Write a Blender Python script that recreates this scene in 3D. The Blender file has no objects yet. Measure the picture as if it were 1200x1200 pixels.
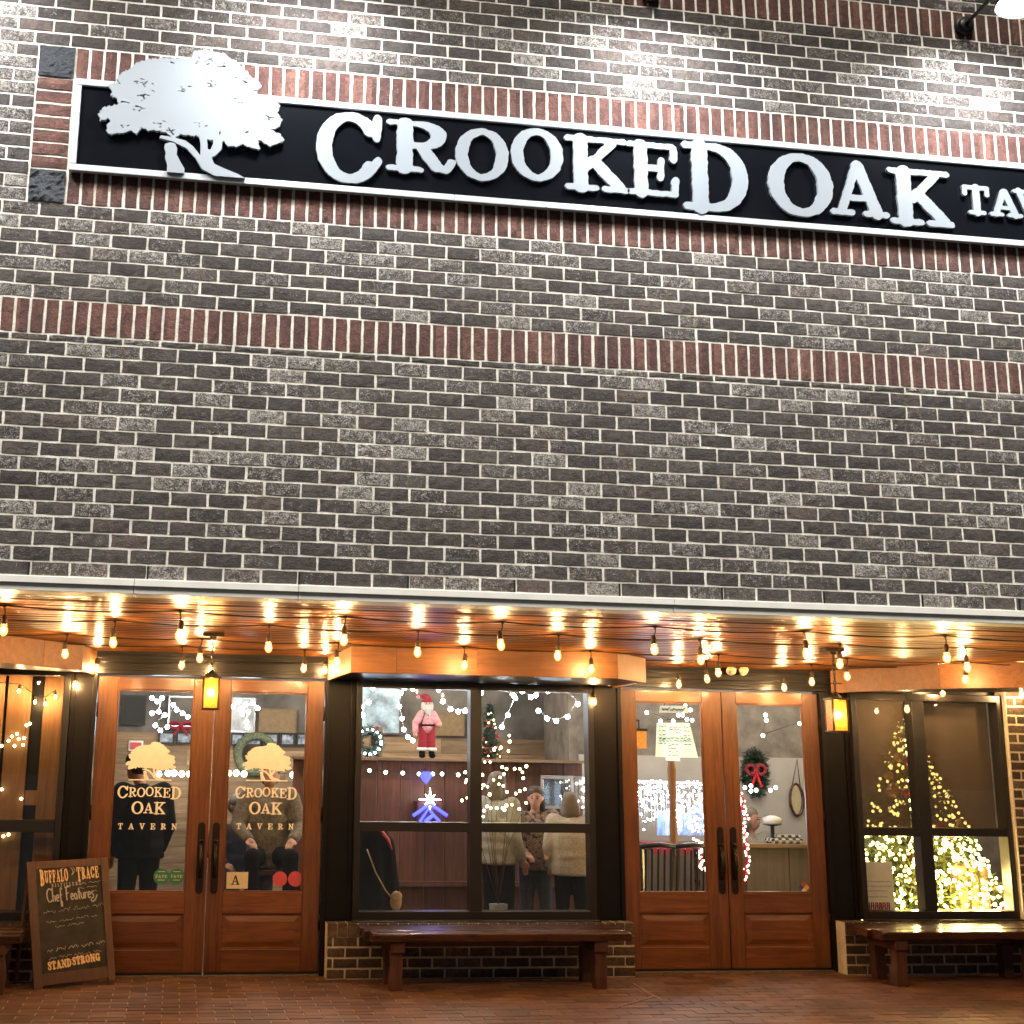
import bpy, math, random
import numpy as np
from mathutils import Vector, Matrix

S = bpy.context.scene
COL = S.collection
rng = random.Random(7)
nrng = np.random.default_rng(7)

# ------------------------------------------------------------------ camera
F_PX, YAW, PITCH, ROLL = 1541.247, 0.1511632, 0.2248364, 0.0166105
CAM = np.array([0.80096, -7.12972, 1.737])
PPX, PPY = 450.51, 534.39
cyw, syw = math.cos(YAW), math.sin(YAW); cpt, spt = math.cos(PITCH), math.sin(PITCH)
FW = np.array([syw * cpt, cyw * cpt, spt]); RT0 = np.array([cyw, -syw, 0.0]); UP0 = np.cross(RT0, FW)
RT = math.cos(ROLL) * RT0 + math.sin(ROLL) * UP0
UP = -math.sin(ROLL) * RT0 + math.cos(ROLL) * UP0
cd = bpy.data.cameras.new('camera'); cam = bpy.data.objects.new('camera', cd); COL.objects.link(cam)
cd.sensor_fit = 'HORIZONTAL'; cd.sensor_width = 36.0; cd.lens = F_PX / 1200 * 36.0
cd.shift_x = (600 - PPX) / 1200; cd.shift_y = -(600 - PPY) / 1200
cd.clip_start = 0.1; cd.clip_end = 2000
cam.matrix_world = Matrix(((RT[0], UP[0], -FW[0], CAM[0]), (RT[1], UP[1], -FW[1], CAM[1]), (RT[2], UP[2], -FW[2], CAM[2]), (0, 0, 0, 1)))
S.camera = cam

def at(px, py, Y=None, Z=None):
    """World point seen at a photograph pixel, on the plane y=Y or z=Z (surveying helper)."""
    d = FW + RT * (px - PPX) / F_PX - UP * (py - PPY) / F_PX
    t = (Y - CAM[1]) / d[1] if Y is not None else (Z - CAM[2]) / d[2]
    return CAM + d * t

def pix(P):
    d = np.asarray(P, float) - CAM; D = d @ FW
    return PPX + F_PX * (d @ RT) / D, PPY - F_PX * (d @ UP) / D

# ------------------------------------------------------------------ world, sun, exposure
W = bpy.data.worlds.new('World'); S.world = W; W.use_nodes = True
wn = W.node_tree.nodes; bg = wn['Background']
sky = wn.new('ShaderNodeTexSky'); sky.sky_type = 'NISHITA'; sky.sun_disc = False
SUN_EL, SUN_AZ = math.radians(57), math.radians(200)
sky.sun_elevation = SUN_EL; sky.sun_rotation = SUN_AZ
W.node_tree.links.new(sky.outputs[0], bg.inputs[0]); bg.inputs[1].default_value = 0.012
sl = bpy.data.lights.new('sun', 'SUN'); sl.energy = 4.85; sl.angle = math.radians(20); sl.color = (1.0, 0.95, 0.87)
so = bpy.data.objects.new('sun', sl); COL.objects.link(so)
sd = Vector((math.sin(SUN_AZ) * math.cos(SUN_EL), math.cos(SUN_AZ) * math.cos(SUN_EL), math.sin(SUN_EL)))
so.rotation_euler = sd.to_track_quat('Z', 'Y').to_euler(); so.location = (0, -20, 30)
S.view_settings.view_transform = 'Standard'; S.view_settings.look = 'None'
S.view_settings.exposure = 0.18; S.view_settings.gamma = 1.0; S.view_settings.use_curve_mapping = False
S.render.engine = 'CYCLES'
S.cycles.use_denoising = True
S.cycles.max_bounces = 8; S.cycles.diffuse_bounces = 4; S.cycles.glossy_bounces = 3; S.cycles.transparent_max_bounces = 16
S.cycles.sample_clamp_indirect = 4.0; S.cycles.caustics_reflective = False; S.cycles.caustics_refractive = False

# ------------------------------------------------------------------ materials
def new_mat(name):
    m = bpy.data.materials.new(name); m.use_nodes = True
    return m, m.node_tree, m.node_tree.nodes['Principled BSDF']

def N(t, kind, **kw):
    n = t.nodes.new('ShaderNode' + kind)
    for k, v in kw.items():
        if k.startswith('i_'):
            key = k[2:]; key = int(key) if key.isdigit() else key.replace('_', ' ')
            n.inputs[key].default_value = v
        else: setattr(n, k, v)
    return n

def L(t, a, b): t.links.new(a, b)

def ramp(t, fac, stops):
    n = t.nodes.new('ShaderNodeValToRGB'); cr = n.color_ramp
    while len(cr.elements) < len(stops): cr.elements.new(0.5)
    for e, (p, c) in zip(cr.elements, stops):
        e.position = p; e.color = (*c, 1) if len(c) == 3 else c
    L(t, fac, n.inputs[0]); return n.outputs[0]

def mixc(t, fac, a, b, mode='MIX'):
    n = t.nodes.new('ShaderNodeMix'); n.data_type = 'RGBA'; n.blend_type = mode
    for s, v in ((n.inputs[0], fac), (n.inputs[6], a), (n.inputs[7], b)):
        if isinstance(v, (int, float)): s.default_value = v
        elif isinstance(v, tuple): s.default_value = (*v, 1)
        else: L(t, v, s)
    return n.outputs[2]

def math_n(t, op, a, b=None):
    n = t.nodes.new('ShaderNodeMath'); n.operation = op
    for s, v in ((n.inputs[0], a), (n.inputs[1], b)):
        if v is None: continue
        if isinstance(v, (int, float)): s.default_value = v
        else: L(t, v, s)
    return n.outputs[0]

def noise(t, vec, scale, detail=4, rough=0.6, dist=0.0):
    n = N(t, 'TexNoise', i_Scale=scale, i_Detail=detail, i_Roughness=rough, i_Distortion=dist)
    if vec is not None: L(t, vec, n.inputs['Vector'])
    return n.outputs['Fac']

def bump(t, b, height, strength, dist=0.01):
    n = N(t, 'Bump', i_Strength=strength, i_Distance=dist); L(t, height, n.inputs['Height']); L(t, n.outputs[0], b.inputs['Normal'])

def pos(t): return N(t, 'NewGeometry').outputs['Position']

def scaled(t, v, s):
    n = N(t, 'Mapping'); n.inputs['Scale'].default_value = s; L(t, v, n.inputs['Vector']); return n.outputs[0]

def plain(name, col, rough=0.5, metal=0.0, grain=0.12, gscale=30, bstr=0.1):
    m, t, b = new_mat(name)
    p = pos(t); n = noise(t, p, gscale, 5)
    c2 = tuple(max(0, x * (1 - grain * 2)) for x in col); c1 = tuple(min(1, x * (1 + grain)) for x in col)
    L(t, ramp(t, n, [(0.3, c2), (0.7, c1)]), b.inputs['Base Color'])
    b.inputs['Roughness'].default_value = rough; b.inputs['Metallic'].default_value = metal
    if bstr: bump(t, b, n, bstr, 0.004)
    return m

def wood(name, c1, c2, axis=0, rough=0.35, freq=22, vary=0.35, coat=0.0, bstr=0.15, even=False):
    m, t, b = new_mat(name)
    p = pos(t); oi = N(t, 'ObjectInfo')
    off = N(t, 'VectorMath', operation='ADD'); L(t, p, off.inputs[0])
    cmb = N(t, 'CombineXYZ'); r9 = math_n(t, 'MULTIPLY', oi.outputs['Random'], 37.0)
    for i in range(3): L(t, r9, cmb.inputs[i])
    L(t, cmb.outputs[0], off.inputs[1])
    sc = [freq] * 3; sc[axis] = freq * 0.06
    v = scaled(t, off.outputs[0], tuple(sc))
    n1 = noise(t, v, 1.0, 6, 0.65, 1.2); n2 = noise(t, v, 5.0, 3, 0.6, 0.4)
    n3 = noise(t, scaled(t, off.outputs[0], (1.3, 1.3, 1.3)), 1.5, 3)
    f = math_n(t, 'ADD', math_n(t, 'MULTIPLY', n1, 0.7), math_n(t, 'MULTIPLY', n2, 0.3))
    mid = tuple((a + b_) / 2 for a, b_ in zip(c1, c2))
    col = ramp(t, f, [(0.34, c1), (0.5, mid), (0.66, c2)])
    hsv = N(t, 'HueSaturation'); L(t, col, hsv.inputs['Color'])
    val = math_n(t, 'ADD', math_n(t, 'MULTIPLY', oi.outputs['Random'], vary), 1 - vary / 2)
    val = math_n(t, 'MULTIPLY', val, math_n(t, 'ADD', math_n(t, 'MULTIPLY', n3, 0.7), 0.65))
    L(t, val, hsv.inputs['Value']); L(t, hsv.outputs[0], b.inputs['Base Color'])
    if even: b.inputs['Roughness'].default_value = rough; b.inputs['Specular IOR Level'].default_value = .21
    else: L(t, math_n(t, 'ADD', math_n(t, 'MULTIPLY', n1, 0.25), rough - 0.12), b.inputs['Roughness'])
    if coat: b.inputs['Coat Weight'].default_value = coat; b.inputs['Coat Roughness'].default_value = 0.12
    if bstr: bump(t, b, f, bstr, 0.003)
    return m

def emit(name, col, strength, sampling='AUTO'):
    m, t, b = new_mat(name)
    b.inputs['Base Color'].default_value = (*[min(1, c) for c in col], 1)
    b.inputs['Emission Color'].default_value = (*col, 1); b.inputs['Emission Strength'].default_value = strength
    m.cycles.emission_sampling = sampling
    return m

def glassm(name, tint=(1, 1, 1), gl_rough=0.0, extra=0.0):
    m, t, b = new_mat(name); t.nodes.remove(b)
    out = t.nodes['Material Output']
    tr = N(t, 'BsdfTransparent', i_Color=(*tint, 1)); gl = N(t, 'BsdfGlossy', i_Roughness=gl_rough, i_Color=(1, 1, 1, 1))
    fr = N(t, 'Fresnel', i_IOR=1.5); g = N(t, 'NewGeometry')
    f = math_n(t, 'MULTIPLY', fr.outputs[0], math_n(t, 'SUBTRACT', 1.0, g.outputs['Backfacing']))
    f = math_n(t, 'ADD', f, extra) if extra else f
    mx = N(t, 'MixShader'); L(t, f, mx.inputs[0]); L(t, tr.outputs[0], mx.inputs[1]); L(t, gl.outputs[0], mx.inputs[2])
    L(t, mx.outputs[0], out.inputs['Surface'])
    return m

CRS, BL, SOLD, JT = 0.08128, 0.2032, 0.08059, 0.0130
ZT = 2.6408                                             # underside of the upper brickwork

def brick_mat(name, stops, lime, z0, lime_amt, bl=BL, crs=CRS, vertical=False):
    m, t, b = new_mat(name)
    p = pos(t); sx = N(t, 'SeparateXYZ'); L(t, p, sx.inputs[0])
    if vertical:
        col_ = math_n(t, 'FLOOR', math_n(t, 'DIVIDE', sx.outputs[0], SOLD)); row = math_n(t, 'FLOOR', math_n(t, 'DIVIDE', sx.outputs[2], crs))
    else:
        row = math_n(t, 'FLOOR', math_n(t, 'DIVIDE', math_n(t, 'SUBTRACT', sx.outputs[2], z0), crs))
        par = math_n(t, 'MULTIPLY', math_n(t, 'PINGPONG', row, 1.0), 0.5)
        col_ = math_n(t, 'FLOOR', math_n(t, 'ADD', math_n(t, 'DIVIDE', sx.outputs[0], bl), par))
    cb = N(t, 'CombineXYZ'); L(t, col_, cb.inputs[0]); L(t, row, cb.inputs[1])
    wnz = N(t, 'TexWhiteNoise', noise_dimensions='2D'); L(t, cb.outputs[0], wnz.inputs['Vector'])
    r = wnz.outputs['Value']; r2 = N(t, 'SeparateColor'); L(t, wnz.outputs['Color'], r2.inputs[0])
    base = ramp(t, r, stops)
    addv = N(t, 'VectorMath', operation='ADD'); L(t, p, addv.inputs[0]); L(t, wnz.outputs['Color'], addv.inputs[1])
    n1 = noise(t, addv.outputs[0], 38, 6, 0.72, 0.8); n2 = noise(t, addv.outputs[0], 150, 4, 0.7); n3 = noise(t, addv.outputs[0], 14, 3, 0.6, 1.5)
    thr = math_n(t, 'SUBTRACT', 0.775, math_n(t, 'MULTIPLY', r2.outputs[1], lime_amt))
    lm = N(t, 'MapRange', clamp=True); L(t, math_n(t, 'ADD', math_n(t, 'MULTIPLY', n1, 0.62), math_n(t, 'MULTIPLY', n2, 0.50)), lm.inputs['Value'])
    L(t, thr, lm.inputs['From Min']); L(t, math_n(t, 'ADD', thr, 0.16), lm.inputs['From Max'])
    dark = mixc(t, math_n(t, 'MULTIPLY', ramp(t, n3, [(0.42, (0, 0, 0)), (0.62, (1, 1, 1))]), 0.55), base, tuple(x * 0.35 for x in stops[0][1]))
    c = mixc(t, math_n(t, 'MULTIPLY', lm.outputs[0], 0.75), dark, lime)
    sp = ramp(t, n2, [(0.3, (0.48, 0.48, 0.48)), (0.7, (1.45, 1.45, 1.45))])
    c = mixc(t, 1.0, c, sp, 'MULTIPLY')
    st = noise(t, scaled(t, p, (1, 1, .45)), 1.7, 5, .65); c = mixc(t, 1.0, c, ramp(t, st, [(0.3, (0.72, 0.70, 0.68)), (0.7, (1.22, 1.2, 1.16))]), 'MULTIPLY')
    L(t, c, b.inputs['Base Color']); b.inputs['Roughness'].default_value = 0.85
    h = math_n(t, 'ADD', math_n(t, 'MULTIPLY', n1, 1.0), math_n(t, 'MULTIPLY', n2, 0.4))
    bump(t, b, h, 1.0, 0.014)
    return m

def mortar_mat(name, col):
    m, t, b = new_mat(name)
    p = pos(t); n = noise(t, p, 90, 5); n2 = noise(t, p, 6, 4)
    c = ramp(t, n, [(0.3, tuple(x * 0.72 for x in col)), (0.65, col)])
    c = mixc(t, 1.0, c, ramp(t, n2, [(0.3, (0.75, 0.73, 0.7)), (0.7, (1.1, 1.1, 1.1))]), 'MULTIPLY')
    L(t, c, b.inputs['Base Color']); b.inputs['Roughness'].default_value = 0.9
    bump(t, b, n, 0.5, 0.006); return m

M = {}
M['brick'] = brick_mat('brown_brick', [(0.0, (0.052, 0.041, 0.036)), (0.3, (0.070, 0.056, 0.050)), (0.6, (0.088, 0.071, 0.063)), (0.8, (0.084, 0.060, 0.051)), (0.94, (0.104, 0.084, 0.073)), (1.0, (0.118, 0.084, 0.069))], (0.48, 0.44, 0.40), ZT, 0.30)
M['brick_low'] = brick_mat('low_brick', [(0.0, (0.07, 0.048, 0.035)), (0.5, (0.12, 0.086, 0.062)), (1.0, (0.17, 0.12, 0.085))], (0.3, 0.26, 0.2), 0.0, 0.22)
M['soldier'] = brick_mat('red_brick', [(0.0, (0.085, 0.032, 0.024)), (0.5, (0.135, 0.052, 0.040)), (0.8, (0.16, 0.066, 0.048)), (1.0, (0.19, 0.085, 0.060))], (0.34, 0.25, 0.20), ZT, 0.17, vertical=True, crs=0.3)
M['header'] = brick_mat('red_header_brick', [(0.0, (0.09, 0.035, 0.026)), (0.5, (0.14, 0.055, 0.042)), (1.0, (0.19, 0.085, 0.060))], (0.36, 0.27, 0.22), ZT, 0.2, bl=5.0)
M['mortar'] = mortar_mat('mortar', (0.80, 0.755, 0.66))
M['mortar_low'] = mortar_mat('mortar_low', (0.80, 0.70, 0.54))
m, t, b = new_mat('slate_stone'); p = pos(t); n = noise(t, scaled(t, p, (1, 1, 1.6)), 42, 8, 0.75, 1.5)
L(t, ramp(t, n, [(0.3, (0.012, 0.014, 0.018)), (0.7, (0.055, 0.062, 0.075))]), b.inputs['Base Color']); b.inputs['Roughness'].default_value = 0.6; bump(t, b, n, 1.0, 0.03); M['slate'] = m
M['white'] = plain('white_painted_metal', (0.48, 0.50, 0.51), 0.38, 0, 0.03, 12, 0.03)
M['trimwhite'] = plain('cream_painted_steel', (0.72, 0.69, 0.62), 0.45, 0, 0.05, 8, 0.04)
M['letter'] = plain('white_letter_face', (0.262, 0.285, 0.308), 0.5, 0, 0.003, 20, 0.02)
M['signblack'] = plain('satin_black_panel', (0.0045, 0.005, 0.0065), 0.16, 0, 0.1, 5, 0.03)
M['black'] = plain('black_powder_coat', (0.014, 0.013, 0.012), 0.45, 0.2, 0.1, 40, 0.05)
M['lens'] = emit('lamp_lens', (0.93, 0.97, 1.0), 175)
M['plankceil'] = wood('stained_pine', (0.105, 0.031, 0.0055), (0.255, 0.094, 0.019), 0, 0.31, 26, 0.7, 0.0, 0.0, True)
M['beam'] = wood('cedar_board', (0.12, 0.040, 0.009), (0.24, 0.095, 0.026), 0, 0.5, 20, 0.35, 0.0)
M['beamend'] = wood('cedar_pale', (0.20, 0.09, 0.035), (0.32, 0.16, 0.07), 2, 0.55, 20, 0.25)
M['doorv'] = wood('mahogany_upright', (0.090, 0.028, 0.006), (0.230, 0.082, 0.019), 2, 0.32, 24, 0.35, 0.25)
M['doorh'] = wood('mahogany_crosswise', (0.090, 0.027, 0.006), (0.222, 0.077, 0.018), 0, 0.32, 24, 0.35, 0.25)
M['frontdark'] = plain('dark_bronze_paint', (0.0095, 0.0072, 0.006), 0.33, 0.0, 0.12, 6, 0.05)
M['frontdark'].node_tree.nodes['Principled BSDF'].inputs['Specular IOR Level'].default_value = .22; M['signblack'].node_tree.nodes['Principled BSDF'].inputs['Specular IOR Level'].default_value = .3
M['framedark'] = plain('black_bronze_frame', (0.016, 0.013, 0.011), 0.33, 0.0, 0.1, 10, 0.05)
M['bronze'] = plain('oil_rubbed_bronze', (0.030, 0.019, 0.013), 0.35, 0.6, 0.15, 60, 0.05)
M['benchwood'] = wood('dark_stained_timber', (0.030, 0.011, 0.006), (0.090, 0.033, 0.016), 0, 0.28, 16, 0.4, 0.35, 0.35)
M['benchleg'] = wood('dark_rough_timber', (0.042, 0.015, 0.008), (0.115, 0.042, 0.020), 2, 0.55, 16, 0.4, 0.0, 0.5)
M['boardframe'] = wood('walnut_board_frame', (0.060, 0.026, 0.015), (0.125, 0.056, 0.032), 2, 0.5, 24, 0.2)
M['chalkboard'] = plain('smudged_chalkboard', (0.030, 0.025, 0.021), 0.7, 0, 0.45, 9, 0.05)
M['chalk'] = plain('chalk_white', (0.62, 0.56, 0.50), 0.9, 0, 0.3, 300, 0)
M['chalkdim'] = plain('chalk_faint', (0.55, 0.48, 0.41), 0.9, 0, 0.5, 200, 0)
M['orange'] = plain('orange_print', (0.92, 0.60, 0.30), 0.7, 0, 0.1, 90, 0)
M['peach'] = plain('peach_vinyl', (0.92, 0.85, 0.74), 0.6, 0, 0.03, 20, 0)
M['green'] = plain('green_sticker', (0.03, 0.22, 0.13), 0.5, 0, 0.05, 40, 0)
M['pink'] = plain('red_sticker', (0.62, 0.09, 0.12), 0.5, 0, 0.1, 60, 0)
M['cream'] = plain('cream_card', (0.72, 0.60, 0.42), 0.6, 0, 0.04, 40, 0)
M['ink'] = plain('black_ink', (0.02, 0.02, 0.02), 0.7, 0, 0.1, 40, 0)
M['glass'] = glassm('window_glass', (0.97, 0.98, 0.98))
M['paver'] = None
m, t, b = new_mat('clay_paver'); p = pos(t); oi = N(t, 'ObjectInfo'); gi = N(t, 'NewGeometry')
rr = math_n(t, 'FRACT', math_n(t, 'ADD', oi.outputs['Random'], gi.outputs['Random Per Island']))
n = noise(t, p, 30, 6, 0.7); n2 = noise(t, p, 2.2, 4)
c = ramp(t, rr, [(0.0, (0.095, 0.039, 0.018)), (0.5, (0.145, 0.062, 0.030)), (1.0, (0.195, 0.090, 0.046))])
c = mixc(t, 1.0, c, ramp(t, n, [(0.3, (0.6, 0.6, 0.6)), (0.7, (1.25, 1.25, 1.25))]), 'MULTIPLY')
c = mixc(t, 1.0, c, ramp(t, n2, [(0.35, (0.65, 0.62, 0.6)), (0.65, (1.1, 1.1, 1.1))]), 'MULTIPLY')
L(t, c, b.inputs['Base Color']); L(t, math_n(t, 'ADD', math_n(t, 'MULTIPLY', n, 0.35), 0.42), b.inputs['Roughness']); bump(t, b, n, 0.3, 0.006); M['paver'] = m
M['paverjoint'] = mortar_mat('paving_joint', (0.42, 0.33, 0.24))
M['asphalt'] = plain('asphalt', (0.05, 0.048, 0.046), 0.85, 0, 0.3, 120, 0.4)
M['filament'] = emit('glowing_filament', (1.0, 0.66, 0.32), 1950)
m, t, b = new_mat('warm_bulb_glass'); t.nodes.remove(b); out = t.nodes['Material Output']
tr = N(t, 'BsdfTransparent', i_Color=(1, .93, .80, 1)); gl = N(t, 'BsdfGlossy', i_Roughness=.05); em = N(t, 'Emission', i_Color=(1.0, .50, .12, 1), i_Strength=.95); fr = N(t, 'LayerWeight', i_Blend=.25)
mx = N(t, 'MixShader'); L(t, math_n(t, 'MULTIPLY', fr.outputs['Fresnel'], .35), mx.inputs[0]); L(t, tr.outputs[0], mx.inputs[1]); L(t, gl.outputs[0], mx.inputs[2])
ad = N(t, 'AddShader'); L(t, mx.outputs[0], ad.inputs[0]); L(t, em.outputs[0], ad.inputs[1]); L(t, ad.outputs[0], out.inputs['Surface']); m.cycles.emission_sampling = 'NONE'; M['bulb'] = m
M['bulbcap'] = plain('bulb_cap_metal', (0.10, 0.07, 0.05), 0.5, 0.3, 0.1, 80, 0)
M['cord'] = plain('black_cord', (0.010, 0.009, 0.008), 0.6, 0, 0.05, 40, 0)
M['amber'] = None
m, t, b = new_mat('amber_seeded_glass'); p = pos(t); n = noise(t, p, 55, 3)
L(t, ramp(t, n, [(0.35, (0.85, 0.24, 0.03)), (0.65, (1.0, 0.48, 0.08))]), b.inputs['Base Color'])
b.inputs['Roughness'].default_value = 0.3; b.inputs['Transmission Weight'].default_value = 0.6
L(t, ramp(t, n, [(0.35, (0.9, 0.22, 0.02)), (0.65, (1.0, 0.46, 0.06))]), b.inputs['Emission Color']); b.inputs['Emission Strength'].default_value = 0.12; M['amber'] = m
M['lanternbulb'] = emit('lantern_bulb', (1.0, 0.55, 0.12), 110)

# ------------------------------------------------------------------ mesh helpers
class MB:
    def __init__(self): self.v = []; self.f = []; self.mi = []; self.cur = 0
    def add(self, vs, fs):
        o = len(self.v); self.v += [tuple(map(float, x)) for x in vs]
        for f in fs: self.f.append(tuple(i + o for i in f)); self.mi.append(self.cur)
        return self
    def box(self, x0, x1, y0, y1, z0, z1, R=None):
        vs = [(x, y, z) for x in (x0, x1) for y in (y0, y1) for z in (z0, z1)]
        if R is not None: vs = [R(Vector(q)) for q in vs]
        return self.add(vs, [(0, 1, 3, 2), (4, 6, 7, 5), (0, 4, 5, 1), (2, 3, 7, 6), (0, 2, 6, 4), (1, 5, 7, 3)])
    def prism(self, poly, z0, z1):
        n = len(poly); vs = [(x, y, z0) for x, y in poly] + [(x, y, z1) for x, y in poly]
        return self.add(vs, [tuple(range(n - 1, -1, -1)), tuple(range(n, 2 * n))] + [(i, (i + 1) % n, n + (i + 1) % n, n + i) for i in range(n)])
    def tube(self, pts, rad, n=8, caps=True):
        pts = [Vector(p) for p in pts]; k = len(pts); rs = rad if isinstance(rad, (list, tuple)) else [rad] * k
        o = len(self.v); prev = None
        for i, p in enumerate(pts):
            d = (pts[min(i + 1, k - 1)] - pts[max(i - 1, 0)]).normalized()
            a = d.orthogonal() if prev is None else (prev - d * prev.dot(d))
            if a.length < 1e-6: a = d.orthogonal()
            a.normalize(); prev = a; b_ = d.cross(a)
            for j in range(n):
                an = 2 * math.pi * j / n; q = p + (a * math.cos(an) + b_ * math.sin(an)) * rs[i]; self.v.append(tuple(q))
        for i in range(k - 1):
            for j in range(n):
                self.f.append((o + i * n + j, o + i * n + (j + 1) % n, o + (i + 1) * n + (j + 1) % n, o + (i + 1) * n + j)); self.mi.append(self.cur)
        if caps:
            self.f.append(tuple(o + j for j in range(n - 1, -1, -1))); self.mi.append(self.cur)
            self.f.append(tuple(o + (k - 1) * n + j for j in range(n))); self.mi.append(self.cur)
        return self
    def ball(self, c, r, n=10, m=6):
        rx, ry, rz = r if isinstance(r, (tuple, list)) else (r, r, r)
        vs = [(c[0], c[1], c[2] - rz)]
        for i in range(1, m):
            ph = -math.pi / 2 + math.pi * i / m
            for j in range(n):
                th = 2 * math.pi * j / n; vs.append((c[0] + rx * math.cos(ph) * math.cos(th), c[1] + ry * math.cos(ph) * math.sin(th), c[2] + rz * math.sin(ph)))
        vs.append((c[0], c[1], c[2] + rz)); fs = []
        for j in range(n): fs.append((0, 1 + (j + 1) % n, 1 + j))
        for i in range(m - 2):
            for j in range(n): a = 1 + i * n; fs.append((a + j, a + (j + 1) % n, a + n + (j + 1) % n, a + n + j))
        a = 1 + (m - 2) * n
        for j in range(n): fs.append((a + j, a + (j + 1) % n, len(vs) - 1))
        return self.add(vs, fs)
    def lathe(self, c, prof, n=16):
        k = len(prof); vs = []
        for r, z in prof:
            for j in range(n): th = 2 * math.pi * j / n; vs.append((c[0] + r * math.cos(th), c[1] + r * math.sin(th), c[2] + z))
        fs = [(i * n + j, i * n + (j + 1) % n, (i + 1) * n + (j + 1) % n, (i + 1) * n + j) for i in range(k - 1) for j in range(n)]
        fs += [tuple(range(n - 1, -1, -1)), tuple((k - 1) * n + j for j in range(n))]
        return self.add(vs, fs)
    def torus(self, c, R, r, axis='y', n=28, m=8, sx=1.0, sz=1.0):
        pts = []
        for i in range(n + 1):
            a = 2 * math.pi * i / n; u, v = R * math.cos(a) * sx, R * math.sin(a) * sz
            pts.append({'y': (c[0] + u, c[1], c[2] + v), 'z': (c[0] + u, c[1] + v, c[2]), 'x': (c[0], c[1] + u, c[2] + v)}[axis])
        return self.tube(pts, r, m, caps=False)
    def mesh(self, name, smooth=False, mats=()):
        me = bpy.data.meshes.new(name); me.from_pydata(self.v, [], self.f)
        for mm in mats: me.materials.append(mm)
        if len(mats) > 1: me.polygons.foreach_set('material_index', self.mi)
        if smooth: me.polygons.foreach_set('use_smooth', [True] * len(me.polygons))
        me.update(); return me

def tag(o, label=None, cat=None, group=None, kind=None):
    for k, v in (('label', label), ('category', cat), ('group', group), ('kind', kind)):
        if v: o[k] = v
    return o

def link(o, parent=None):
    COL.objects.link(o)
    if parent is not None:
        o.parent = parent
        if parent.type == 'EMPTY' and parent.parent is None:
            o.matrix_parent_inverse = Matrix.Translation(-Vector(parent.location))
    return o

def obj(name, mb, mat, parent=None, smooth=False, bevel=0.0, kind=None, label=None):
    mats = mat if isinstance(mat, (list, tuple)) else [mat]
    o = bpy.data.objects.new(name, mb.mesh(name, smooth, mats)); link(o, parent)
    if bevel:
        bv = o.modifiers.new('bevel', 'BEVEL'); bv.width = bevel; bv.segments = 2; bv.limit_method = 'ANGLE'
    if kind: o['kind'] = kind
    if label: o['label'] = label
    return o

def inst(name, me, loc, parent=None, rot=None, scale=None):
    o = bpy.data.objects.new(name, me); link(o, parent); o.location = loc
    if rot: o.rotation_euler = rot
    if scale: o.scale = scale
    return o

def thing(name, loc, label, cat, group=None):
    o = bpy.data.objects.new(name, None); COL.objects.link(o); o.location = tuple(map(float, loc)); o.empty_display_size = 0.1
    return tag(o, label, cat, group)

def box_obj(name, b, mat, parent=None, bevel=0.0, **kw): return obj(name, MB().box(*b), mat, parent, bevel=bevel, **kw)

# ------------------------------------------------------------------ flat shapes from signed distances (marching squares)
def seg_sdf(X, Z, strokes):
    d = np.full(X.shape, 1e9)
    for st in strokes:
        for (x0, z0, r0), (x1, z1, r1) in zip(st[:-1], st[1:]):
            dx, dz = x1 - x0, z1 - z0; l2 = dx * dx + dz * dz + 1e-12
            tt = np.clip(((X - x0) * dx + (Z - z0) * dz) / l2, 0, 1)
            d = np.minimum(d, np.hypot(X - x0 - tt * dx, Z - z0 - tt * dz) - (r0 + (r1 - r0) * tt))
    return d

def poly_sdf(X, Z, poly):
    d = np.full(X.shape, 1e9); ins = np.zeros(X.shape, bool); n = len(poly)
    for i in range(n):
        x0, z0 = poly[i]; x1, z1 = poly[(i + 1) % n]; dx, dz = x1 - x0, z1 - z0
        tt = np.clip(((X - x0) * dx + (Z - z0) * dz) / (dx * dx + dz * dz + 1e-12), 0, 1)
        d = np.minimum(d, np.hypot(X - x0 - tt * dx, Z - z0 - tt * dz))
        c = (z0 > Z) != (z1 > Z); ins ^= c & (X < (dx * (Z - z0) / (dz if abs(dz) > 1e-12 else 1e-12) + x0))
    return np.where(ins, -d, d)

def wob(X, Z, f, seed=0):
    return (np.sin(X * f + 1.3 * seed + 2 * np.sin(Z * f * 0.7 + seed)) + np.sin(Z * f * 1.31 + 0.7 * seed + 1.7 * np.sin(X * f * 0.9))
            + 0.6 * np.sin((X + Z) * f * 2.3 + seed) + 0.6 * np.sin((X - Z) * f * 2.9 - seed)) / 3.2

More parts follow.
